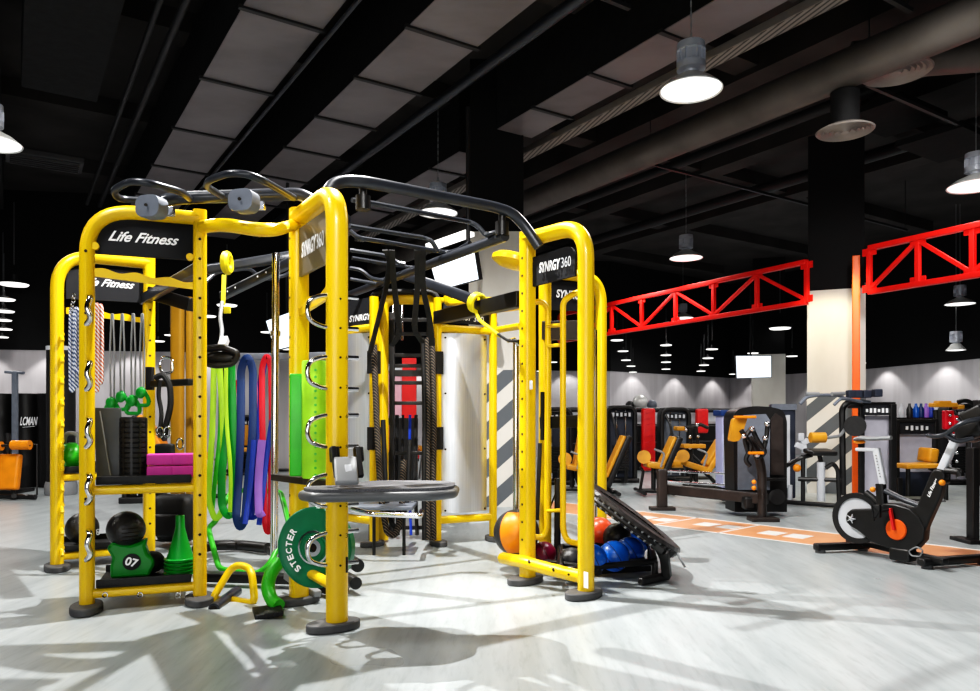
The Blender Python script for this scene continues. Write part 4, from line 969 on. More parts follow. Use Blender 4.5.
def mball(px, py, rpx, d, m, lab, seams=True, extra=None):
    c = W(px, py, d); r = rpx/FP*d; o = ball('medicine_ball', c, r, m, lab, group='medicine balls on the right rack')
    if seams:
        b = MB()
        for k in range(2):
            n = V((math.cos(k*1.6+.5), math.sin(k*1.6+.5)*.4, .5*(-1)**k)).normalized(); u = n.orthogonal().normalized(); w = n.cross(u)
            b.tube([c+(u*math.cos(a)+w*math.sin(a))*r for a in (2*PI*j/40 for j in range(40))], .0025, 5, closed=True)
        b.build('seam', 'hole', o)
    return o, c, r
mball(629.5, 552, 15, 5.5, 'ballblue', 'bright blue medicine ball at the right end under the black rebounder')
mball(614, 556, 15.5, 5.25, 'ballblue', 'blue medicine ball just right of the front yellow post')
mball(592, 559, 15, 5.05, 'ballblue', 'blue medicine ball half hidden by the front yellow post')
mball(599, 532, 15, 5.9, 'ballred', 'red orange ball glimpsed right of the yellow post', False)
mball(617, 537, 14, 5.75, 'ballblack', 'black ball behind the blue balls under the rebounder', False)
mball(636, 540, 14, 5.95, 'ballblue', 'blue ball at the back under the rebounder frame', False)
mball(572, 561, 13.5, 5.3, 'ballblack', 'dark grey ball between the thin tubes and the front post', False)
mball(544, 554, 12.5, 5.5, 'ballmaroon', 'maroon ball just right of the orange and black ball')
# big orange & black ball
c = W(518, 532, 5.45); r = 22.5/FP*5.45
o, _, _ = mball(516.5, 532.5, 23, 5.5, 'ballblack', 'large black ball with an orange panel at the left of the rack', False)
c = W(516.5, 532.5, 5.5); r = 23/FP*5.5*1.012
b = MB(); N1, N2 = 14, 14; g = []
fr = (V((0, 0, HC))-c).normalized(); rt = V((1, 0, 0)); rt = (rt-fr*rt.dot(fr)).normalized(); up_ = fr.cross(rt)
if up_.z < 0: up_ = -up_
for i in range(N1+1):
    row = []
    for j in range(N2+1):
        la = -1.02+2.04*j/N2; lo = (-.78+1.2*i/N1)
        row.append(b.bm.verts.new(c+(fr*math.cos(la)*math.cos(lo)+rt*math.cos(la)*math.sin(lo)*1.0+up_*math.sin(la)).normalized()*r))
    g.append(row)
for i in range(N1):
    for j in range(N2): b.bm.faces.new((g[i][j], g[i+1][j], g[i+1][j+1], g[i][j+1]))
b.build('orange_panel', 'orange', o)
# ---- rebounder leaning on rack
c0 = W(569, 470, 5.75); 
ce = W(632, 517, 5.35); lo_ = W(676, 551, 5.15); hi_ = W(588, 483, 5.6)
ax1 = (lo_-hi_).normalized(); ax2 = V((.235, .98, -.075)); ax2 = (ax2-ax1*ax2.dot(ax1)).normalized(); nr = ax1.cross(ax2); 
if nr.z < 0: nr = -nr
rr_ = (lo_-hi_).length/2; ce = (lo_+hi_)/2
o = thing('rebounder', 'round black rebounder trampoline leaning tilted over the balls', 'trampoline', V((ce.x, ce.y, 0)))
RB = Matrix((ax1, nr.cross(ax1), nr)).transposed()
b = MB(); b.lathe([(0, .0), (rr_*.8, .002), (rr_*.8, -.004), (0, -.006)], ce, RB, 48); b.build('jumping_mat', 'black', o)
b = MB(); b.lathe([(rr_*.72, .012), (rr_*.85, .03), (rr_, .022), (rr_*1.03, 0), (rr_, -.012), (rr_*.98, .004), (rr_*.85, .016), (rr_*.72, .012)], ce, RB, 60); b.build('padded_rim', mat('grey_vinyl_rim', (.06, .055, .055), .3, 0, 25, .4, .5), o)
b = MB(); b.tube([ce-nr*.03+(ax1*math.cos(a)+nr.cross(ax1)*math.sin(a))*rr_*.97 for a in (2*PI*j/60 for j in range(60))], .02, 8, closed=True); b.build('steel_ring', 'blackp', o)
b = MB()
for k in range(48):
    a = 2*PI*k/48; dv = ax1*math.cos(a)+nr.cross(ax1)*math.sin(a)
    b.cyl(ce-nr*.0+dv*rr_*1.0, ce-nr*.06+dv*rr_*.97, .009, n=6)
b.build('spring', 'grey', o)
# its support
b = MB(); b.bar(W(596, 501, 5.15), W(664, 552, 5.0), .05, .05, .01); b.bar(W(664, 552, 5.0), W(667, 577, 5.05), .06, .05, .01); b.prism([W(655, 549, 5.02), W(676, 552, 5.02), W(663, 566, 5.02)], (0, .02, 0)); b.build('support_arm', 'blackp', o)
b = MB(); b.bar(W(558, 478, 5.75), W(557, 566, 5.75), .05, .05, .01); b.cyl(W(544, 549, 5.8), W(556, 549, 5.8), .012); b.bar(W(545, 520, 5.9), W(557, 490, 5.75), .012, .012); b.build('rear_leg', 'blackp', o)
b = MB(); b.tube([W(677, 553, 5.1), W(681, 560, 5.05), W(685, 567, 5.0)], .008, 6); b.build('loose_strap', 'grey', o)
# ================================================================== EXERCISE BIKE
K1, K2 = F(837, 552), F(955, 571); pK = Plane(K1, K2); nK = pK.n if pK.n.y < 0 else -pK.n; tK = pK.t if pK.t.x > 0 else -pK.t
def K(x, y, off=0.): return pK.at(782.5+x/4.32, 430+y/4.32)+nK*off      # coordinates measured on an enlarged crop
RK = Matrix((tK, UP, tK.cross(UP))).transposed()
o = thing('exercise_bike', 'black indoor cycling bike with white posts and an orange crank disc', 'exercise bike', (K1+K2)/2)
c = K(324, 380); R_ = .207
b = MB(); b.lathe([(R_*.8, .02), (R_, .025), (R_, -.025), (R_*.8, -.02), (R_*.8, .02)], c, RK, 48); b.build('flywheel_rim', 'black', o)
b = MB(); b.lathe([(0, .01), (R_*.82, .008), (R_*.82, -.008), (0, -.01)], c, RK, 48); b.build('flywheel_disc', 'lgrey', o)
b = MB(); b.lathe([(0, .062), (.022, .06), (.025, .05), (0, .05)], K(315, 380), RK, 20); b.build('wheel_hub', 'chrome', o)
b = MB()
for k in range(5):
    a = 2*PI*k/5; q = K(315, 380)+nK*.064; b.bar(q, q+tK*math.cos(a)*.04+UP*math.sin(a)*.04, .008, .005)
b.build('hub_spoke', 'lgrey', o, False)
hs = [(286, 380), (292, 355), (312, 340), (420, 338), (450, 315), (500, 318), (560, 335), (600, 370), (628, 420), (622, 475), (590, 510), (540, 528), (500, 520), (440, 498), (390, 478), (350, 440), (305, 412), (290, 398)]
b = MB(); b.prism([K(x, y, .05) for x, y in hs], -nK*.1); b.build('drive_cover', 'blackp', o, True, .012)
b = MB(); b.oval([K(432, 345), K(425, 232)], .075, .07, nK, rnd=.4); b.oval([K(360, 270), K(400, 300), K(430, 330)], .05, .05, nK, .1); b.build('seat_tube', 'blackp', o)
b = MB(); b.oval([K(436, 235), K(405, 80)], .055, .045, nK, rnd=.3); b.oval([K(405, 86), K(322, 84)], .03, .05, nK, rnd=.4); b.build('seat_post', 'lgrey', o)
b = MB()
for k in range(8): b.cyl(K(411+k*2.6, 110+k*13, .024), K(411+k*2.6, 110+k*13, .028), .004, n=6)
b.build('adjustment_mark', 'hole', o)
b = MB(); sp = [(320, 42, .05), (345, 36, .075), (385, 40, .06), (430, 38, .03), (470, 36, .022)]
b.ring_sweep([K(x, y-2) for x, y, w in sp], lambda i, t, p: [p+nK*math.cos(a)*sp[i][2]+UP*math.sin(a)*.018 for a in (2*PI*j/14 for j in range(14))]); b.build('saddle', 'grey', o)
b = MB(); b.ball(K(333, 52), .03, (1.6, 1, .5)); b.build('saddle_trim', 'orange', o)
b = MB(); b.prism([K(x, y, .04) for x, y in ((545, 345), (590, 325), (650, 180), (672, 165), (705, 172), (715, 200), (690, 290), (640, 400), (620, 450), (600, 400))], -nK*.08); b.build('front_beam', 'blackp', o, True, .015)
b = MB(); b.oval([K(445, 262), K(520, 300), K(592, 326)], .04, .06, nK, .1); b.build('top_beam', 'tubegrey', o)
lettering('Life Fitness', K(660, 248, .046), (K(680, 205)-K(640, 292)).normalized(), nK.cross((K(680, 205)-K(640, 292)).normalized()), .15, 'white', o, shear=.3, bold=.02)
b = MB(); b.oval([K(688, 172), K(748, 42)], .06, .05, nK, rnd=.3); b.build('handlebar_post', 'lgrey', o)
b = MB(); b.oval([K(705, 175), K(765, 180), K(770, 200)], .05, .06, nK, .05); b.cyl(K(700, 222, -.05), K(700, 222, .09), .02); b.build('adjuster', 'blackp', o)
for q in (K(405, 256, .05), K(716, 225, .09)): b = MB(); b.ball(q, .022); b.build('adjuster_knob', 'orange', o)
def K2_(x, y, off=0.): return pK.at(781.5+x/4.9, 340+y/4.9)+nK*off
b = MB()
for s in (.14, -.14):
    b.tube([K2_(755, 466, s*.8), K2_(790, 472, s), K2_(850, 464, s), K2_(925, 405, s), K2_(1000, 385, s*.6), K2_(1040, 380, 0)], .018, 10, fil=.08)
    b.tube([K2_(850, 464, s), K2_(900, 500, s*.8), K2_(960, 480, s*.4)], .018, 10, fil=.06)
b.build('handlebar', 'tubegrey', o)
b = MB(); b.box(K2_(930, 440), (.2, .14, .12), RK @ Matrix.Rotation(.35, 3, 'Z'), .04); b.box(K2_(950, 385), (.16, .16, .05), RK @ Matrix.Rotation(.5, 3, 'Z'), .02); b.build('console', 'blackp', o)
b = MB(); b.lathe([(0, .012), (.075, .01), (.082, 0), (0, 0)], K(507, 428, .055), RK, 32); b.build('crank_disc', mat('red_orange_plastic', (.85, .12, .01), .4), o)
b = MB(); b.bar(K(487, 335, .075), K(505, 428, .075), .035, .02, .006); b.build('crank_arm', 'red', o)
b = MB(); b.box(K(452, 345, .14), (.05, .1, .03), RK, .008); b.tube([K(430, 320, .15), K(440, 385, .15), K(462, 350, .15)], .008, 6, closed=True); b.cyl(K(487, 340, .08), K(470, 345, .14), .01); b.build('pedal', 'black', o)
b = MB(); p, q = F(848, 548), F(946, 572); b.bar(p+UP*.075, q+UP*.075, .06, .045, .012); b.box(K(520, 525)-UP*.02, (.16, .1, .12), RK, .02); b.build('floor_beam', 'blackp', o)
for (x0, y0), (x1, y1) in (((815, 553), (868, 551)), ((920, 569), (990, 564))):
    p, q = F(x0, y0), F(x1, y1)
    b = MB(); b.bar(p+UP*.05, q+UP*.05, .075, .06, .02); ft = b.build('stabiliser_foot', 'blackp', o)
    for h in (.1, .9): b = MB(); b.cyl(p+(q-p)*h, p+(q-p)*h+UP*.03, .04); b.build('rubber_cap', 'footgrey', ft)
b = MB(); b.tube([K(560, 520, .05), K(600, 500, .07), K(628, 515, .07), K(610, 545, .05), K(570, 540, .05)], .006, 6, closed=True, fil=.02); b.build('cable', 'grey', o)

# ================================================================== STRENGTH MACHINES
M['lilac'] = mat('pale_lilac_cover', (.5, .49, .56), .4)
def tower(o, x, y, w, d, h, face='grey', edge='blackp', lip=None, frosted=None):
    b = MB(); b.oval([V((x-w/2+.03, y, .05)), V((x-w/2+.03, y, h-.04)), V((x+w/2-.03, y, h-.04)), V((x+w/2-.03, y, .05))], .07, d, V((0, -1, 0)), .14, rnd=.3); b.build('shroud_frame', edge, o)
    b = MB(); b.box((x, y+d*.1, h*.5), (w-.1, d*.5, h-.16), bev=.01); b.build('shroud_panel', face, o)
    b = MB()
    for k in range(10): b.box((x, y-d*.3, .22+.045*k), (w*.5, d*.35, .038), bev=.004)
    b.build('weight_stack', 'black', o)
    b = MB()
    for s in (-.12, .12): b.cyl((x+s*w*1.2, y-d*.3, .1), (x+s*w*1.2, y-d*.3, h-.1), .012, n=8)
    b.build('guide_rod', 'chrome', o)
    b = MB(); b.box((x, y-d*.46, h-.17), (w*.72, .01, .1)); q = b.build('label_strip', 'sign', o, False)
    b = MB()
    for k in range(5): b.box((x-w*.26+k*w*.13, y-d*.47, h-.17), (w*.07, .006, .05 if k % 2 else .07))
    b.build('label_icons', 'lgrey', q, False)
    b = MB(); b.box((x, y, .04), (w+.06, d+.1, .08), bev=.015); b.build('base_plinth', edge, o)
def pad(o, c, dims, tilt=0., yaw=0., m='tan', back=True, name='seat_pad'):
    R = Matrix.Rotation(yaw, 3, 'Z') @ Matrix.Rotation(tilt, 3, 'X')
    b = MB(); b.box(c, dims, R, .025); q = b.build(name, m, o)
    if back: b = MB(); b.box(V(c)-R @ V((0, 0, dims[2]*.6)), (dims[0]*.97, dims[1]*.97, dims[2]*.7), R, .015); b.build('pad_shell', 'blackp', q)
def roller(o, a, c, r=.055, m='tan'):
    b = MB(); b.cyl(a, c, r, n=18); b.build('roller_pad', m, o)
def frame_tube(o, lists, r=.03, m='blackp', name='frame_tube'):
    b = MB()
    for pts in lists: b.tube(pts, r, 8, fil=.06)
    b.build(name, m, o)
def handle(o, pts, m='grey'): 
    b = MB(); b.tube(pts, .016, 8, fil=.05); b.build('handle', m, o)
LP = lambda x, y, z: V((x, y, z))
def leg_machine(label, px, py, rz, tilt=1.2, face='grey', tx=-.55, h=1.35, group='seated strength machines with amber pads', m='tan'):
    o = thing('strength_machine', label, 'gym machine', (0, 0, 0), group)
    tower(o, tx, .1, .5, .3, h, face)
    frame_tube(o, [[LP(tx, 0, .07), LP(.75, 0, .07)], [LP(.1, 0, .07), LP(.1, 0, .42)], [LP(-.28, 0, .07), LP(-.32, 0, .5)], [LP(.72, -.3, .05), LP(.72, .3, .05)]])
    pad(o, (.1, 0, .5), (.5, .42, .08), 0, 0, m); 
    R = Matrix.Rotation(-tilt, 3, 'Y'); b = MB(); b.box((-.22, 0, .86), (.72, .4, .08), Matrix.Rotation(tilt, 3, 'Y'), .03); q = b.build('backrest', m, o)
    b = MB(); b.box((-.28, 0, .85), (.74, .41, .06), Matrix.Rotation(tilt, 3, 'Y'), .02); b.build('backrest_shell', 'blackp', q)
    frame_tube(o, [[LP(.45, .3, .1), LP(.5, .3, .5), LP(.55, .25, .62)], [LP(-.1, .3, .5), LP(.2, .3, .6), LP(.5, .3, .55)]], .022, 'grey', 'lever_arm')
    roller(o, (.58, -.22, .3), (.58, .22, .3)); roller(o, (.42, -.2, .62), (.42, .2, .62), .05)
    handle(o, [LP(.0, -.28, .45), LP(.18, -.28, .6), LP(.28, -.28, .6)])
    return place(o, F(px, py), rz)
def press_machine(label, px, py, rz, face='lgrey', h=1.5, group='seated strength machines with amber pads', m='tan', w=.55):
    o = thing('strength_machine', label, 'gym machine', (0, 0, 0), group)
    tower(o, 0, .45, w, .3, h, face)
    frame_tube(o, [[LP(0, .3, .07), LP(0, -.55, .07)], [LP(0, -.2, .07), LP(0, -.2, .42)], [LP(-.3, -.55, .04), LP(.3, -.55, .04)]])
    pad(o, (0, -.25, .5), (.38, .38, .08), 0, 0, m)
    pad(o, (0, .06, .78), (.32, .07, .42), .12, 0, m, False, 'backrest')
    frame_tube(o, [[LP(-.3, .35, h-.1), LP(-.36, -.1, h-.2), LP(-.36, -.3, .85)], [LP(.3, .35, h-.1), LP(.36, -.1, h-.2), LP(.36, -.3, .85)]], .025, 'blackp', 'press_arm')
    handle(o, [LP(-.36, -.28, .85), LP(-.2, -.36, .85)]); handle(o, [LP(.36, -.28, .85), LP(.2, -.36, .85)])
    return place(o, F(px, py), rz)
def tower_machine(label, px, py, rz, face, h, w=.55, group='seated strength machines with amber pads'):
    o = thing('strength_machine', label, 'gym machine', (0, 0, 0), group)
    tower(o, 0, 0, w, .3, h, face)
    frame_tube(o, [[LP(-w*.5, -.2, .05), LP(w*.5, -.2, .05)], [LP(0, 0, .05), LP(0, -.6, .05), LP(0, -.6, .3)]], .03)
    frame_tube(o, [[LP(-w*.35, -.2, h-.15), LP(-w*.3, -.38, h-.3), LP(-w*.2, -.42, h-.6)]], .022, 'blackp', 'lever_arm')
    return place(o, F(px, py), rz)
def seat_machine(label, d, top, bot, sl, sr, fl, group='seated strength machines with amber pads', m='tan', shell='blackp', wd=.36):
    o = thing('strength_machine', label, 'gym machine', V((W(bot[0], bot[1], d).x, d, 0)), group)
    a, c = W(bot[0], bot[1], d), W(top[0], top[1], d); t = (c-a).normalized(); nrm = V((-t.z, 0, t.x)) if t.x > 0 else V((-t.z, 0, t.x))
    if nrm.x > 0: nrm = -nrm
    b = MB(); b.bar(a+nrm*.05, c+nrm*.045, wd*.9, .05, .02, up=nrm); q = b.build('backrest', m, o)
    b = MB(); b.bar(a-t*.12-nrm*.02, c+t*.03-nrm*.02, wd, .09, .03, up=nrm); b.build('backrest_shell', shell, q)
    b = MB(); b.bar(W(sl[0], sl[1], d), W(sr[0], sr[1], d), wd, .09, .035); b.build('seat_pad', m, o)
    b = MB(); b.cyl(W(sl[0]-1, sl[1]-7, d-.1), W(sl[0]-1, sl[1]-7, d-.02), .1, n=20); b.build('side_pad', m, o)
    mx = (sl[0]+sr[0])/2; b = MB()
    P0 = W(mx, sl[1]+2, d); b.tube([P0, V((P0.x, d, .06))], .035, 8)
    A0, B0 = W(fl[0], 400, d), W(fl[1], 400, d)
    b.tube([V((A0.x, d, .06)), V((B0.x, d, .06))], .035, 8); b.tube([V((A0.x, d-.35, .05)), V((A0.x, d+.35, .05))], .03, 8); b.tube([V((B0.x, d-.35, .05)), V((B0.x, d+.35, .05))], .03, 8)
    b.tube([V((B0.x-.05, d, .06)), a-t*.1], .03, 8); b.tube([V((A0.x, d, .06)), V((A0.x+.05, d, .35)), P0+V((-.2, 0, -.02))], .022, 8, fil=.05); b.build('floor_frame', 'blackp', o)
    b = MB(); b.tube([P0+V((.05, -.25, 0)), P0+V((.1, -.28, .2)), P0+V((-.05, -.28, .26))], .016, 8, fil=.05); b.build('handle', 'grey', o)
    return o
tower_machine('dark navy machine tower with a row of label icons right beside the yellow rear post', 620, 482, .0, 'slate', 1.36)
tower_machine('dark machine tower between the red corner pad and the incline bench', 674, 480, 0, 'knob', 1.33)
seat_machine('seat with tall dark backrest just right of the yellow rear post', 10.8, (626, 437), (608, 478), (588, 466), (604, 468), (585, 615))
seat_machine('amber seat with tall dark leaning backrest in front of the red corner pad', 10.9, (676, 438), (661, 472), (645, 464), (662, 466), (640, 668))
seat_machine('incline bench with thick amber backrest left of the pale lilac shroud', 11.6, (722, 441), (707, 466), (684, 463), (708, 471), (690, 722), shell='tan')
o = thing('strength_machine', 'machine arms with small amber pads above the incline bench', 'gym machine', F(693, 478), 'seated strength machines with amber pads')
d = 12.4
for x0, x1, y in ((675, 683, 428.5), (682, 704, 446)): b = MB(); b.bar(W(x0, y, d), W(x1, y, d), .25, .07, .02); b.build('arm_pad', 'tan', o)
frame_tube(o, [[W(683, 428, d), W(695, 427, d), W(700, 424, d), W(708, 428, d)], [W(690, 426, d), W(691, 446, d), W(693, 478, d)], [W(696, 427, d), W(698, 445, d)], [W(686, 449, d), W(702, 465, d)], [W(675, 478, d), W(712, 478, d)], [W(672, 466, d), W(712, 466, d)]], .03)
b = MB(); b.cyl(W(672, 462, d), W(684, 462, d), .1, n=16); b.build('roller_pad', 'tan', o)
for x, y in ((697, 425), (690, 437), (698, 436), (690, 448), (686, 430)): b = MB(); b.ball(W(x, y, d-.05), .03, u=10, v=6); b.build('linkage_joint', 'chrome', o)
tower_machine('dark navy machine tower seen in the gap inside the right bay', 556, 484, 0, 'slate', 1.32)
seat_machine('amber side pad and seat glimpsed between the thin tubes and the front post', 11.2, (583, 436), (577, 470), (566, 466), (578, 468), (560, 584))

# big black low row / curl unit with a long base beam
o = thing('low_row_machine', 'large black rounded cable machine with a long floor beam beside the orange lane', 'gym machine', F(760, 518))
P = lambda x, y, d: W(x, y, d)
d0 = 8.3
def box2(x0, x1, y0, y1, d, dep, m, name, bev=.01, par=None, rz=0.):
    a, c = W(x0, y0, d), W(x1, y1, d); b = MB(); b.box(((a.x+c.x)/2, d+dep/2, (a.z+c.z)/2), (abs(c.x-a.x), dep, abs(a.z-c.z)), bev=bev, rz=rz); return b.build(name, m, par if par is not None else o)
# shroud with rounded top
b = MB(); pts = [W(x, y, 8.5) for x, y in ((735, 512), (733, 416), (738, 409), (755, 406), (772, 407), (783, 410), (787, 420), (787, 512))]
b.prism(fillet(pts, .05, 4), (0, .35, 0)); b.build('rounded_shroud', 'blackp', o, False)
b = MB(); pts = [W(x, y, 8.48) for x, y in ((738, 490), (738, 424), (744, 415), (766, 414), (770, 420), (770, 490))]; b.prism(pts, (0, .03, 0)); b.build('inner_panel', 'knob', o, False)
b = MB(); pts = [W(x, y, 8.47) for x, y in ((771, 475), (771, 420), (776, 413), (783, 418), (784, 475))]; b.prism(pts, (0, .03, 0)); b.build('side_strip', 'brownblack', o, False)
b = MB(); b.bar(F(664, 508)+UP*.24, F(766, 521)+UP*.24-V((0, 0, .0)), .1, .12, .015); b.build('floor_beam', 'brownblack', o)
b = MB(); b.bar(F(662, 510)+UP*.03, F(662, 510)+UP*.5, .12, .1, .02, up=(0, 1, 0)); b.box(F(662, 510)+UP*.02, (.3, .16, .04), bev=.01); b.build('end_post', 'brownblack', o)
b = MB(); 
for z in (.44, .3): b.cyl(F(668, 505)+UP*z, F(735, 510)+UP*z, .014, n=8)
b.build('slide_rod', 'chrome', o)
b = MB(); b.tube([W(762, 518, 8.15), W(762, 470, 8.15), W(757, 452, 8.15), W(748, 438, 8.2)], .05, 10, fil=.15); b.box(F(763, 521)+UP*.02, (.3, .2, .05), bev=.015); b.build('front_upright', 'brownblack', o)
b = MB(); pts = [W(x, y, 8.1) for x, y in ((734, 418), (748, 417), (740, 441), (730, 442))]; b.prism(fillet(pts, .04, 3, True), (0, .1, 0)); b.build('chest_pad', 'tan', o, True)
b = MB(); b.box(W(745, 417, 8.1), (.22, .1, .03), bev=.01); b.build('pad_edge', 'orange', o)
b = MB()
for pts in ([(741, 430), (752, 446), (745, 460), (750, 466)], [(752, 428), (757, 440), (766, 452), (760, 457)], [(768, 423), (766, 440), (762, 455), (756, 458)], [(752, 428), (744, 438), (748, 452)]): b.tube([W(x, y, 8.05) for x, y in pts], .026, 8, fil=.05)
b.build('linkage_arm', 'blackp', o)
b = MB()
for x, y in ((752, 429), (767, 424), (765, 438), (744, 436), (757, 455)): b.ball(W(x, y, 8.0), .03, u=12, v=8)
b.build('joint', 'chrome', o)
b = MB(); b.box(W(756, 453, 7.98), (.16, .05, .03), bev=.008); b.build('foot_grip', 'orange', o)
for y in (482, 488): b = MB(); b.ball(W(754, y, 8.05), .025, u=12, v=8); b.build('yellow_knob', 'orange', o)
box2(745, 757, 497, 510, 8.2, .14, 'blackp', 'foot_cup', .03)
b = MB(); b.cyl(W(777, 497, 8.4), W(777, 497, 8.47), .09, n=20); b.build('pulley', 'black', o)
box2(766, 787, 478, 481, 8.35, .2, 'blackp', 'side_shelf')
# pale translucent cabinet next to it
o = thing('machine_shroud', 'pale lilac translucent machine shroud just left of the big black machine', 'gym machine', F(730, 492)); 
a = W(729.5, 480, 9.6)
box2(722.5, 737, 416, 488, 9.6, .3, mat('lilac_shroud', (.42, .44, .68), .3), 'shroud_panel', .01)
box2(721, 738, 410, 416, 9.58, .34, 'navy', 'shroud_top', .01); box2(724, 727, 420, 486, 9.57, .02, 'lgrey', 'panel_edge', 0); box2(722, 737, 486, 501, 9.7, .3, 'blackp', 'base', .01)
# blue tower to the right of it
o = thing('machine_shroud', 'dark blue machine tower with a white strip right behind the big black machine', 'gym machine', F(784, 492)); 
box2(771, 796, 404, 498.5, 10.2, .1, 'slate', 'shroud_panel', .03); box2(786, 790, 415, 488, 10.18, .02, 'lgrey', 'white_strip', 0); box2(772, 797, 404, 410, 10.17, .02, 'knob', 'shroud_top', 0)

# row machine with white upholstery in front of striped column
o = thing('seated_row_machine', 'black tubed row machine with silver posts in front of the striped column', 'gym machine', F(815, 502))
frame_tube(o, [[W(786, 466, 9.6), W(800, 458, 9.5), W(812, 455, 9.5)], [W(803, 455, 9.5), W(803, 502, 9.5)], [W(786, 502, 9.6), W(842, 506, 9.2)], [W(818, 450, 9.4), W(821, 462, 9.4)], [W(826, 468, 9.3), W(833, 463, 9.3), W(838, 470, 9.3), W(839, 503, 9.3)], [W(798, 479, 9.5), W(841, 480, 9.3)]], .028)
b = MB(); b.cyl(W(821, 462, 9.4), W(821, 501, 9.4), .05, n=12); b.build('silver_post', 'lgrey', o)
b = MB(); b.cyl(W(790, 485, 9.6), W(790, 500, 9.6), .03, n=12); b.build('silver_post', 'lgrey', o)
b = MB(); b.ball(W(797, 468, 9.5), .05); b.build('orange_knob', 'orange', o)
pad(o, W(820, 452, 9.4), (.32, .3, .06), .1, 0, 'blackp', False)
b = MB()
for k, (x, y) in enumerate(((801, 437), (805, 442), (799, 446), (804, 449))): b.box(W(x, y, 9.8), (.07, .05, .1), Matrix.Rotation(k, 3, 'Y'), .01)
b.build('instruction_card', 'lgrey', o)
# lat pulldown tower
o = thing('lat_pulldown_machine', 'tall pulldown machine with curved grey handlebars beside the orange red post', 'gym machine', F(880, 500))
b = MB(); b.tube([W(800, 404, 9.3), W(806, 397, 9.3), W(818, 395, 9.3), W(838, 395, 9.4), W(848, 400, 9.6), W(870, 402, 9.7)], .022, 10, fil=.08)
b.tube([W(834, 405, 9.2), W(840, 399, 9.2), W(848, 399, 9.4), W(862, 402, 9.6)], .02, 10, fil=.06); b.build('handlebar', 'knob', o)
b = MB(); b.cyl(W(806, 394, 9.3), W(819, 394, 9.3), .025); b.cyl(W(832, 394, 9.2), W(844, 393.5, 9.3), .025); b.build('hand_grip', 'grey', o)
frame_tube(o, [[W(843, 495, 9.6), W(842, 408, 9.6), W(848, 402, 9.6), W(862, 403, 9.7)]], .04)
box2(862, 896, 402, 408, 9.7, .4, 'blackp', 'top_beam', .01); box2(860, 865, 404, 500, 9.7, .06, 'blackp', 'upright', .01); box2(891, 897, 404, 500, 9.6, .06, 'blackp', 'upright', .01)
box2(864, 892, 416, 500, 9.8, .06, 'lilac', 'stack_cover', .01); q = box2(863, 890, 405, 415, 9.69, .02, 'sign', 'label_panel', 0)
b = MB()
for k in range(6): b.box(W(867+k*4, 410.5, 9.68), (.03, .004, .06 if k % 3 else .04))
b.build('label_icons', 'white', q, False)
b = MB()
for x in (851, 857, 866, 877): b.box(W(x, 392+(x % 3), 9.6), (.1, .1, .1), bev=.01)
b.build('pulley_block', 'slate', o)
b = MB(); b.cyl(W(876, 415, 9.85), W(876, 500, 9.85), .012, n=8); b.build('cable', 'grey', o)
roller(o, W(810.5, 437.5, 9.2), W(825, 437.5, 9.2), .065); frame_tube(o, [[W(825, 438, 9.2), W(840, 436, 9.3), W(848, 425, 9.5)]], .02, 'grey', 'roller_arm')
b = MB(); b.cyl(W(855, 426, 9.3), W(855, 426, 9.4), .13, n=28); b.build('black_disc', 'black', o)
# machines at the right
o = thing('strength_machine', 'machine with pale lilac stack cover and small amber seat behind the bike frame', 'gym machine', F(917, 497), 'seated strength machines with amber pads')
d = 10.6
box2(897, 938, 419, 422, d, .12, 'blackp', 'top_beam', .01); box2(896, 900, 420, 500, d, .08, 'blackp', 'upright', .01); box2(935, 939, 420, 500, d, .08, 'blackp', 'upright', .01)
q = box2(900, 935, 422, 434, d+.02, .05, 'sign', 'label_panel', 0); b = MB()
for k in range(5): b.box(W(907+k*5, 428, d), (.035, .006, .07 if k % 2 else .05))
b.build('label_icons', 'lgrey', q, False)
box2(900, 935, 434, 472, d+.1, .06, 'lilac', 'stack_cover', .01); box2(900, 935, 472, 497, d+.1, .06, 'slate', 'lower_cover', .01); box2(898, 903, 478, 500, d-.5, .06, 'blackp', 'seat_post', .01)
b = MB(); b.bar(W(899, 466, d-.5), W(933, 465, d-.5), .4, .06, .02); b.build('seat_pad', 'tan', o)
b = MB(); b.box(W(928, 455, d-.3), (.14, .3, .2), Matrix.Rotation(.15, 3, 'Y'), .04); b.build('backrest', 'tan', o)
frame_tube(o, [[W(908, 466, d-.4), V((W(908, 466, d-.4).x, d-.4, .05))], [W(896, 500, d-.5), W(945, 502, d-.6)], [W(930, 470, d-.4), W(938, 452, d-.4), W(946, 470, d-.4), W(946, 500, d-.4)]], .03)
tower_machine('machine tower partly hidden behind the bike handlebar near the right edge', 958, 484, 0, 'lilac', 1.38)
o = thing('power_rack_post', 'black steel machine upright cut by the right edge of the photo', 'gym machine', F(977, 545))
box2(973, 980, 448, 543, 6.7, .1, 'blackp', 'upright', .01); box2(970, 984, 541, 547, 6.6, .3, 'blackp', 'foot_plate', .01)
box2(980, 990, 400, 470, 6.9, .1, 'blackp', 'side_frame', .01)
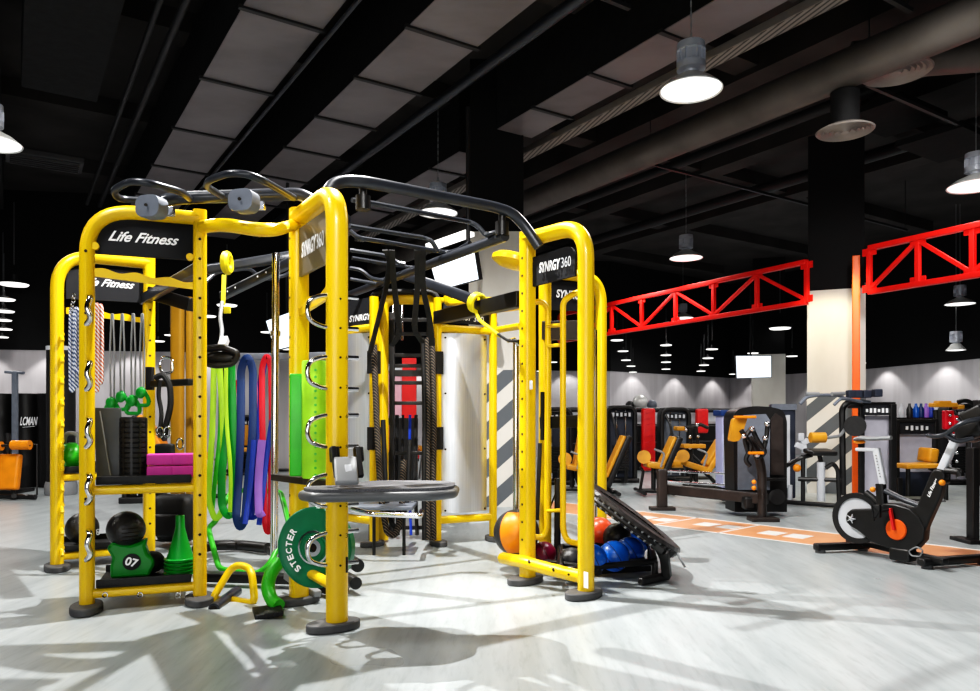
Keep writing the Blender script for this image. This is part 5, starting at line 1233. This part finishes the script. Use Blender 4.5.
# amber machine top near right edge
o = thing('strength_machine', 'machine top with amber pads and black arms above the bike handlebar', 'gym machine', F(950, 480))
d = 11.5
for x0, x1, y in ((931, 955, 405), (936, 949, 403), (955, 962, 407)):
    b = MB(); b.box(W((x0+x1)/2, y, d), ((x1-x0)/FP*d, .15, .07), bev=.02); b.build('arm_pad', 'tan', o)
frame_tube(o, [[W(958, 402, d), W(966, 400, d), W(975, 405, d), W(990, 408, d)], [W(962, 412, d), W(970, 425, d), W(968, 450, d), W(968, 478, d)], [W(935, 410, d), W(938, 440, d), W(938, 478, d)], [W(975, 400, d), W(980, 440, d)]], .035)
b = MB(); b.box(W(948, 420, d+.1), (.15, .1, .3), bev=.03); b.box(W(955, 425, d+.05), (.08, .08, .3), bev=.03); b.build('red_cushion', 'redband', o)
for k in range(14): b = MB(); b.ball(W(950+(k*7) % 14, 415+k*4.2, d+.02), .028, u=10, v=6); b.build('linkage_joint', 'chrome', o)
# shelf of bottles
o = thing('wall_shelf', 'low black shelf holding coloured bottles behind the right hand machines', 'shelf', W(918, 418, 12))
box2(897, 935, 417.5, 419.5, 12, .3, 'blackp', 'board', 0); box2(897, 899, 419, 472, 12.1, .1, 'blackp', 'leg', 0); box2(933, 935, 419, 472, 12.1, .1, 'blackp', 'leg', 0)
for k, (x, m, lab) in enumerate(((902, 'lgrey', 'pale bottle at the left end of the shelf'), (909.5, 'ballblack', 'dark bottle with a light cap on the shelf'), (916, 'ballblue', 'first blue bottle on the shelf from the left'), (921, 'navy', 'dark navy bottle in the middle of the shelf'), (926, 'purple', 'lilac bottle on the shelf'), (931, 'blue', 'royal blue bottle at the right end of the shelf'))):
    c = W(x, 417.5, 12.15); b = MB(); b.lathe([(0, 0), (.045, 0), (.048, .02), (.048, .14), (.02, .19), (.02, .23), (0, .23)], c, n=16); q = tag(b.build('drink_bottle', m), lab, 'bottle', 'bottles on the low shelf')
# boxing ring ------------------------------------------------------------
d = 15.7
o = thing('boxing_ring', 'low boxing ring with black ropes and white skirt behind the machines', 'boxing ring', W(670, 471, d))
for z, m, r in ((1.3, 'black', .05), (.95, 'black', .03), (.6, 'black', .03)):
    b = MB(); b.tube([V((1.4, 15.0, z)), V((3.35, d, z)), V((5.0, 16.6, z)), V((6.1, 17.1, z))], r, 8); b.build('ring_rope', m, o)
b = MB(); b.prism([V((1.4, 15.1, 1.05)), V((6.1, 17.2, 1.05)), V((6.1, 17.2, 1.25)), V((1.4, 15.1, 1.25))], (0, .03, 0)); b.build('white_banner', 'lgrey', o, False)
b = MB(); b.prism([V((1.4, 15.15, .0)), V((6.1, 17.25, .0)), V((6.1, 17.25, 1.0)), V((1.4, 15.15, 1.0))], (0, .03, 0)); b.build('dark_mesh', 'blackp', o, False)
for x, y, z0, z1, w, lab in ((3.3, 15.45, .03, 1.33, .28, 0), (4.62, 16.15, .8, 1.33, .26, 1)):
    b = MB(); b.box((x, y, (z0+z1)/2), (w, .16, z1-z0), bev=.05); q = b.build('corner_pad', 'red', o)
    b = MB()
    for k in range(int((z1-z0)/.12)): b.bar((x-w*.3, y-.085, z0+.1+k*.12), (x+w*.3, y-.085, z0+.16+k*.12), .012, .01)
    b.build('pad_lacing', 'redband', q)
# grey gym balls on a high rack
o = thing('gym_ball_rack', 'black rack holding silver gym balls against the far wall', 'rack', V((3.4, 17.2, 0)))
b = MB(); b.bar((2.9, 17.2, 1.3), (4.0, 17.2, 1.3), .5, .04)
for x in (2.95, 3.95): b.bar((x, 17.2, 0), (x, 17.2, 1.3), .05, .05)
b.build('shelf_frame', 'blackp', o)
for x, r, m, lab in ((640, 7.5, 'reflect', 'large silver gym ball on the far rack'), (630, 4.5, 'ballblack', 'dark gym ball left of the silver one'), (652, 5, 'knob', 'slate grey gym ball right of the silver one')):
    r = r/FP*17.2; b = MB(); b.ball(V(((x-CX)/FP*17.2, 17.2, 1.32+r)), r); tag(b.build('gym_ball', m), lab, 'gym ball', 'gym balls on the far rack')
# things glimpsed through the centre archway
o = thing('red_locker', 'red and pale pink panels seen through the dark archway', 'wall panel', V((-1.4, 11, 0)))
box2(402, 416, 358, 418, 11, .1, 'red', 'red_panel', 0); box2(386, 401.5, 372, 416, 11, .1, mat('pale_pink', (.75, .4, .48), .5), 'pink_panel', 0); box2(386, 402, 364, 371, 10.98, .1, 'lgrey', 'mesh_band', 0)
box2(384, 417, 418, 494, 11, .15, 'blackp', 'dark_base', 0); box2(386, 392, 425, 452, 10.9, .1, 'orange', 'orange_pad', .02)

leg_machine('dark machine glimpsed through the archway behind the hanging ropes', 396, 487, .3, 1.1, 'black', -.5, 1.1, m='redband')
press_machine('red backed machine seen behind the chrome pole and red band', 281, 470, .1, 'red', 1.35)
press_machine('black machine behind the green and navy bands', 240, 474, .2, 'black', 1.2)

# ================================================================== LEFT REAR: barrels and bench
for k, (x, lab) in enumerate(((1, 'black oil barrel cut by the left edge of the photo'), (26, 'black oil barrel with white graffiti lettering'), (51, 'black oil barrel right of the lettered one'))):
    dd = 12.2; p = V(((x-CX)/FP*dd, dd+.0, 0)); r = .195
    o = thing('oil_barrel', lab, 'barrel', p, 'black barrels along the left wall')
    prof = [(0, 0), (r, 0), (r*1.02, .02)]
    for zz in (.35, .75, 1.15): prof += [(r, zz-.04), (r*1.04, zz), (r, zz+.04)]
    prof += [(r*1.02, 1.5), (r*1.02, 1.53), (r*.97, 1.53), (r*.97, 1.51), (0, 1.51)]
    b = MB(); b.lathe(prof, p, n=30); b.build('barrel_body', 'blackp', o)
    b = MB(); b.cyl(p+V((r*.5, -.02, 1.51)), p+V((r*.5, -.02, 1.53)), .035); b.build('bung_cap', 'grey', o)
    if k == 1:
        c = p+V((.17, -r*1.02, 1.08)); lettering('LCMAN', c, V((1, .35, 0)), UP, .25, 'white', o, shear=.35, bold=.02, height=.14)
        b = MB(); b.bar(c+V((-.1, 0, -.1)), c+V((.1, 0, -.085)), .012, .006); b.build('underline', 'white', o, False)
# T bar lever
o = thing('lever_post', 'dark blue grey post with a cross handle in front of the barrels', 'gym machine', F(16, 485))
d = 11.2
b = MB(); b.bar(W(15, 372, d), V((W(15, 372, d).x, d, .02)), .07, .06); b.build('post', 'knob', o)
b = MB(); b.cyl(W(5, 372, d), W(24, 373, d), .022); b.build('cross_handle', 'knob', o)
b = MB(); b.box(V((W(15, 372, d).x, d, .03)), (.3, .5, .05), bev=.01); b.build('base_plate', 'blackp', o)
o = thing('back_extension_bench', 'back extension bench with bright orange pads at the left edge', 'bench', F(10, 498))
d = 10.3
b = MB(); a, c = W(-14, 478, d), W(10, 478, d)
b.box(W(9, 472, d), (.3, .12, .5), Matrix.Rotation(-.15, 3, 'X'), .04); b.build('thigh_pad', 'orange', o)
roller(o, W(-10, 447, d-.1), W(2, 446, d-.1), .062, 'orange'); roller(o, W(12, 445, d-.1), W(30, 445, d-.1), .065, 'orange')
b = MB(); b.cyl(W(-10, 446, d-.1), W(30, 445, d-.1), .02); b.tube([W(8, 433, d), W(8, 446, d), W(9, 470, d+.1), V((W(9, 470, d).x, d+.1, .05))], .03, 8); b.tube([W(-12, 496, 10.2), W(36, 497, 10.2)], .035, 8); b.tube([W(14, 496, 10.1), W(14, 497, 10.9)], .035, 8)
b.tube([W(30, 444, d), W(37, 444, d), W(37, 495, d)], .012, 8, fil=.03); b.build('frame', 'blackp', o)
# black base objects behind left bays
leg_machine('dark low machine half hidden behind the lower shelf of the front left bay', 175, 530-28, .2, 1.0, 'black', -.4, 1.0, m='orange')
# small dark machine row at the far left back
press_machine('black machine between the barrels and the tall dark column', 40, 480, .1, 'black', 1.15)

# ================================================================== LIGHT
def spot(loc, power, size=.25, col=(1, .98, .95), ang=150, blend=.6, tgt=None):
    l = bpy.data.lights.new('spot_light', 'SPOT'); l.energy = power; l.shadow_soft_size = size; l.color = col; l.spot_size = math.radians(ang); l.spot_blend = blend
    o = bpy.data.objects.new('spot_light', l); COL.objects.link(o); o.location = loc  # serves pendant light and added fill spots alike
    if tgt: o.rotation_euler = (V(tgt)-V(loc)).to_track_quat('-Z', 'Y').to_euler()
    return o
def area(loc, power, sx, sy, col=(1, 1, 1), tgt=None):
    l = bpy.data.lights.new('fill_light', 'AREA'); l.energy = power; l.shape = 'RECTANGLE'; l.size = sx; l.size_y = sy; l.color = col
    o = bpy.data.objects.new('fill_light', l); COL.objects.link(o); o.location = loc
    if tgt: o.rotation_euler = (V(tgt)-V(loc)).to_track_quat('-Z', 'Y').to_euler()
    return o
spot((-3.0, 5.95, 4.62), 1500, .02, ang=34, blend=.7, tgt=(.65, 3.9, 0))
spot((-2.6, 3.1, 4.5), 260, .4)  # added soft light over the front left bay, no fixture
spot((-.7, 5.2, 4.62), 1000, .02)
for i, (x, y, wd, lab) in enumerate(near):
    d = FP*2.8/(HY-y); p = W(x, y, d); spot(p-UP*.06, 170 if i else 260, .5)
for p in ((5.5, 2.5, 4.4), (-6.0, 3.0, 4.4), (-6.5, 8.5, 3.9), (-4.2, 12, 3.9), (0.6, 9.8, 3.9), (2.5, 14, 3.85), (6, 13.5, 3.8), (8.8, 12.5, 3.8), (4.5, 18, 3.8), (8.5, 17.5, 3.8), (-8.5, 12.5, 3.8), (.5, 18, 3.8)):
    spot(p, 150, .2)  # hall light added without fixtures, in place of pendant light
area((-1, -3.2, 1.7), 145, 6, 2.0, tgt=(-.5, 4.8, 1.6))  # unseen fill added behind the camera for upright faces
spot((3.2, 4.6, 4.2), 700, .4, ang=62, tgt=(6.3, 12, .5))  # added fill toward the right machines, no fixture
spot((-3.5, 6.5, 4.3), 300, .4, ang=60, tgt=(-7.5, 13, .9))  # added fill toward the left rear, no fixture
spot((.2, 1.2, 3.4), 260, .3, ang=50, tgt=(-.3, 6.5, 1.1))  # frontal fill aimed at the rig centre, no fixture
spot((4.6, 9.9, 3.7), 160, .08, (1, .88, .6), 70, .5, (4.95, 10.8, 1.9))
for i in range(2, 8):                                # small wall washers under the black upper wall
    a, c = V(room[i]).to_3d(), V(room[i+1]).to_3d(); t = (c-a).normalized(); n = V((t.y, -t.x, 0)); L = (c-a).length
    if n.y > 0: n = -n
    k = int(L/1.7)
    for q in range(k): p = a+t*L*(q+.5)/k+n*.45; spot((p.x, p.y, 2.75), 42, .05, (1, .97, .93), 95, .35, (p.x-n.x*.2, p.y-n.y*.2, 0))
a, c = V(room[1]).to_3d(), V(room[2]).to_3d()
for q in (.08, .28, .5, .72): p = a.lerp(c, q)+V((0, -.45, 2.75)); spot(p, 42, .05, (1, .97, .93), 95, .35, (p.x, p.y+.2, 0))
wd_ = bpy.data.worlds.new('World'); bpy.context.scene.world = wd_; wd_.use_nodes = True
wd_.node_tree.nodes['Background'].inputs[0].default_value = (.75, .8, 1, 1); wd_.node_tree.nodes['Background'].inputs[1].default_value = .1
# ================================================================== CAMERA
cd = bpy.data.cameras.new('Camera'); cam = bpy.data.objects.new('Camera', cd); COL.objects.link(cam)
cam.location = (0, 0, HC); cam.rotation_euler = (PI/2, 0, 0); cd.sensor_width = 36; cd.lens = FP/980*36; cd.shift_y = (HY-345.5)/980; cd.clip_end = 100; cd.clip_start = .05
bpy.context.scene.camera = cam
sc = bpy.context.scene
sc.view_settings.view_transform = 'Standard'; sc.view_settings.look = 'None'; sc.view_settings.exposure = .1
sc.view_settings.use_curve_mapping = True
cm = sc.view_settings.curve_mapping; cv = cm.curves[3]
for x, y in ((.02, .008), (.12, .105), (.45, .5)): cv.points.new(x, y)
cm.update()
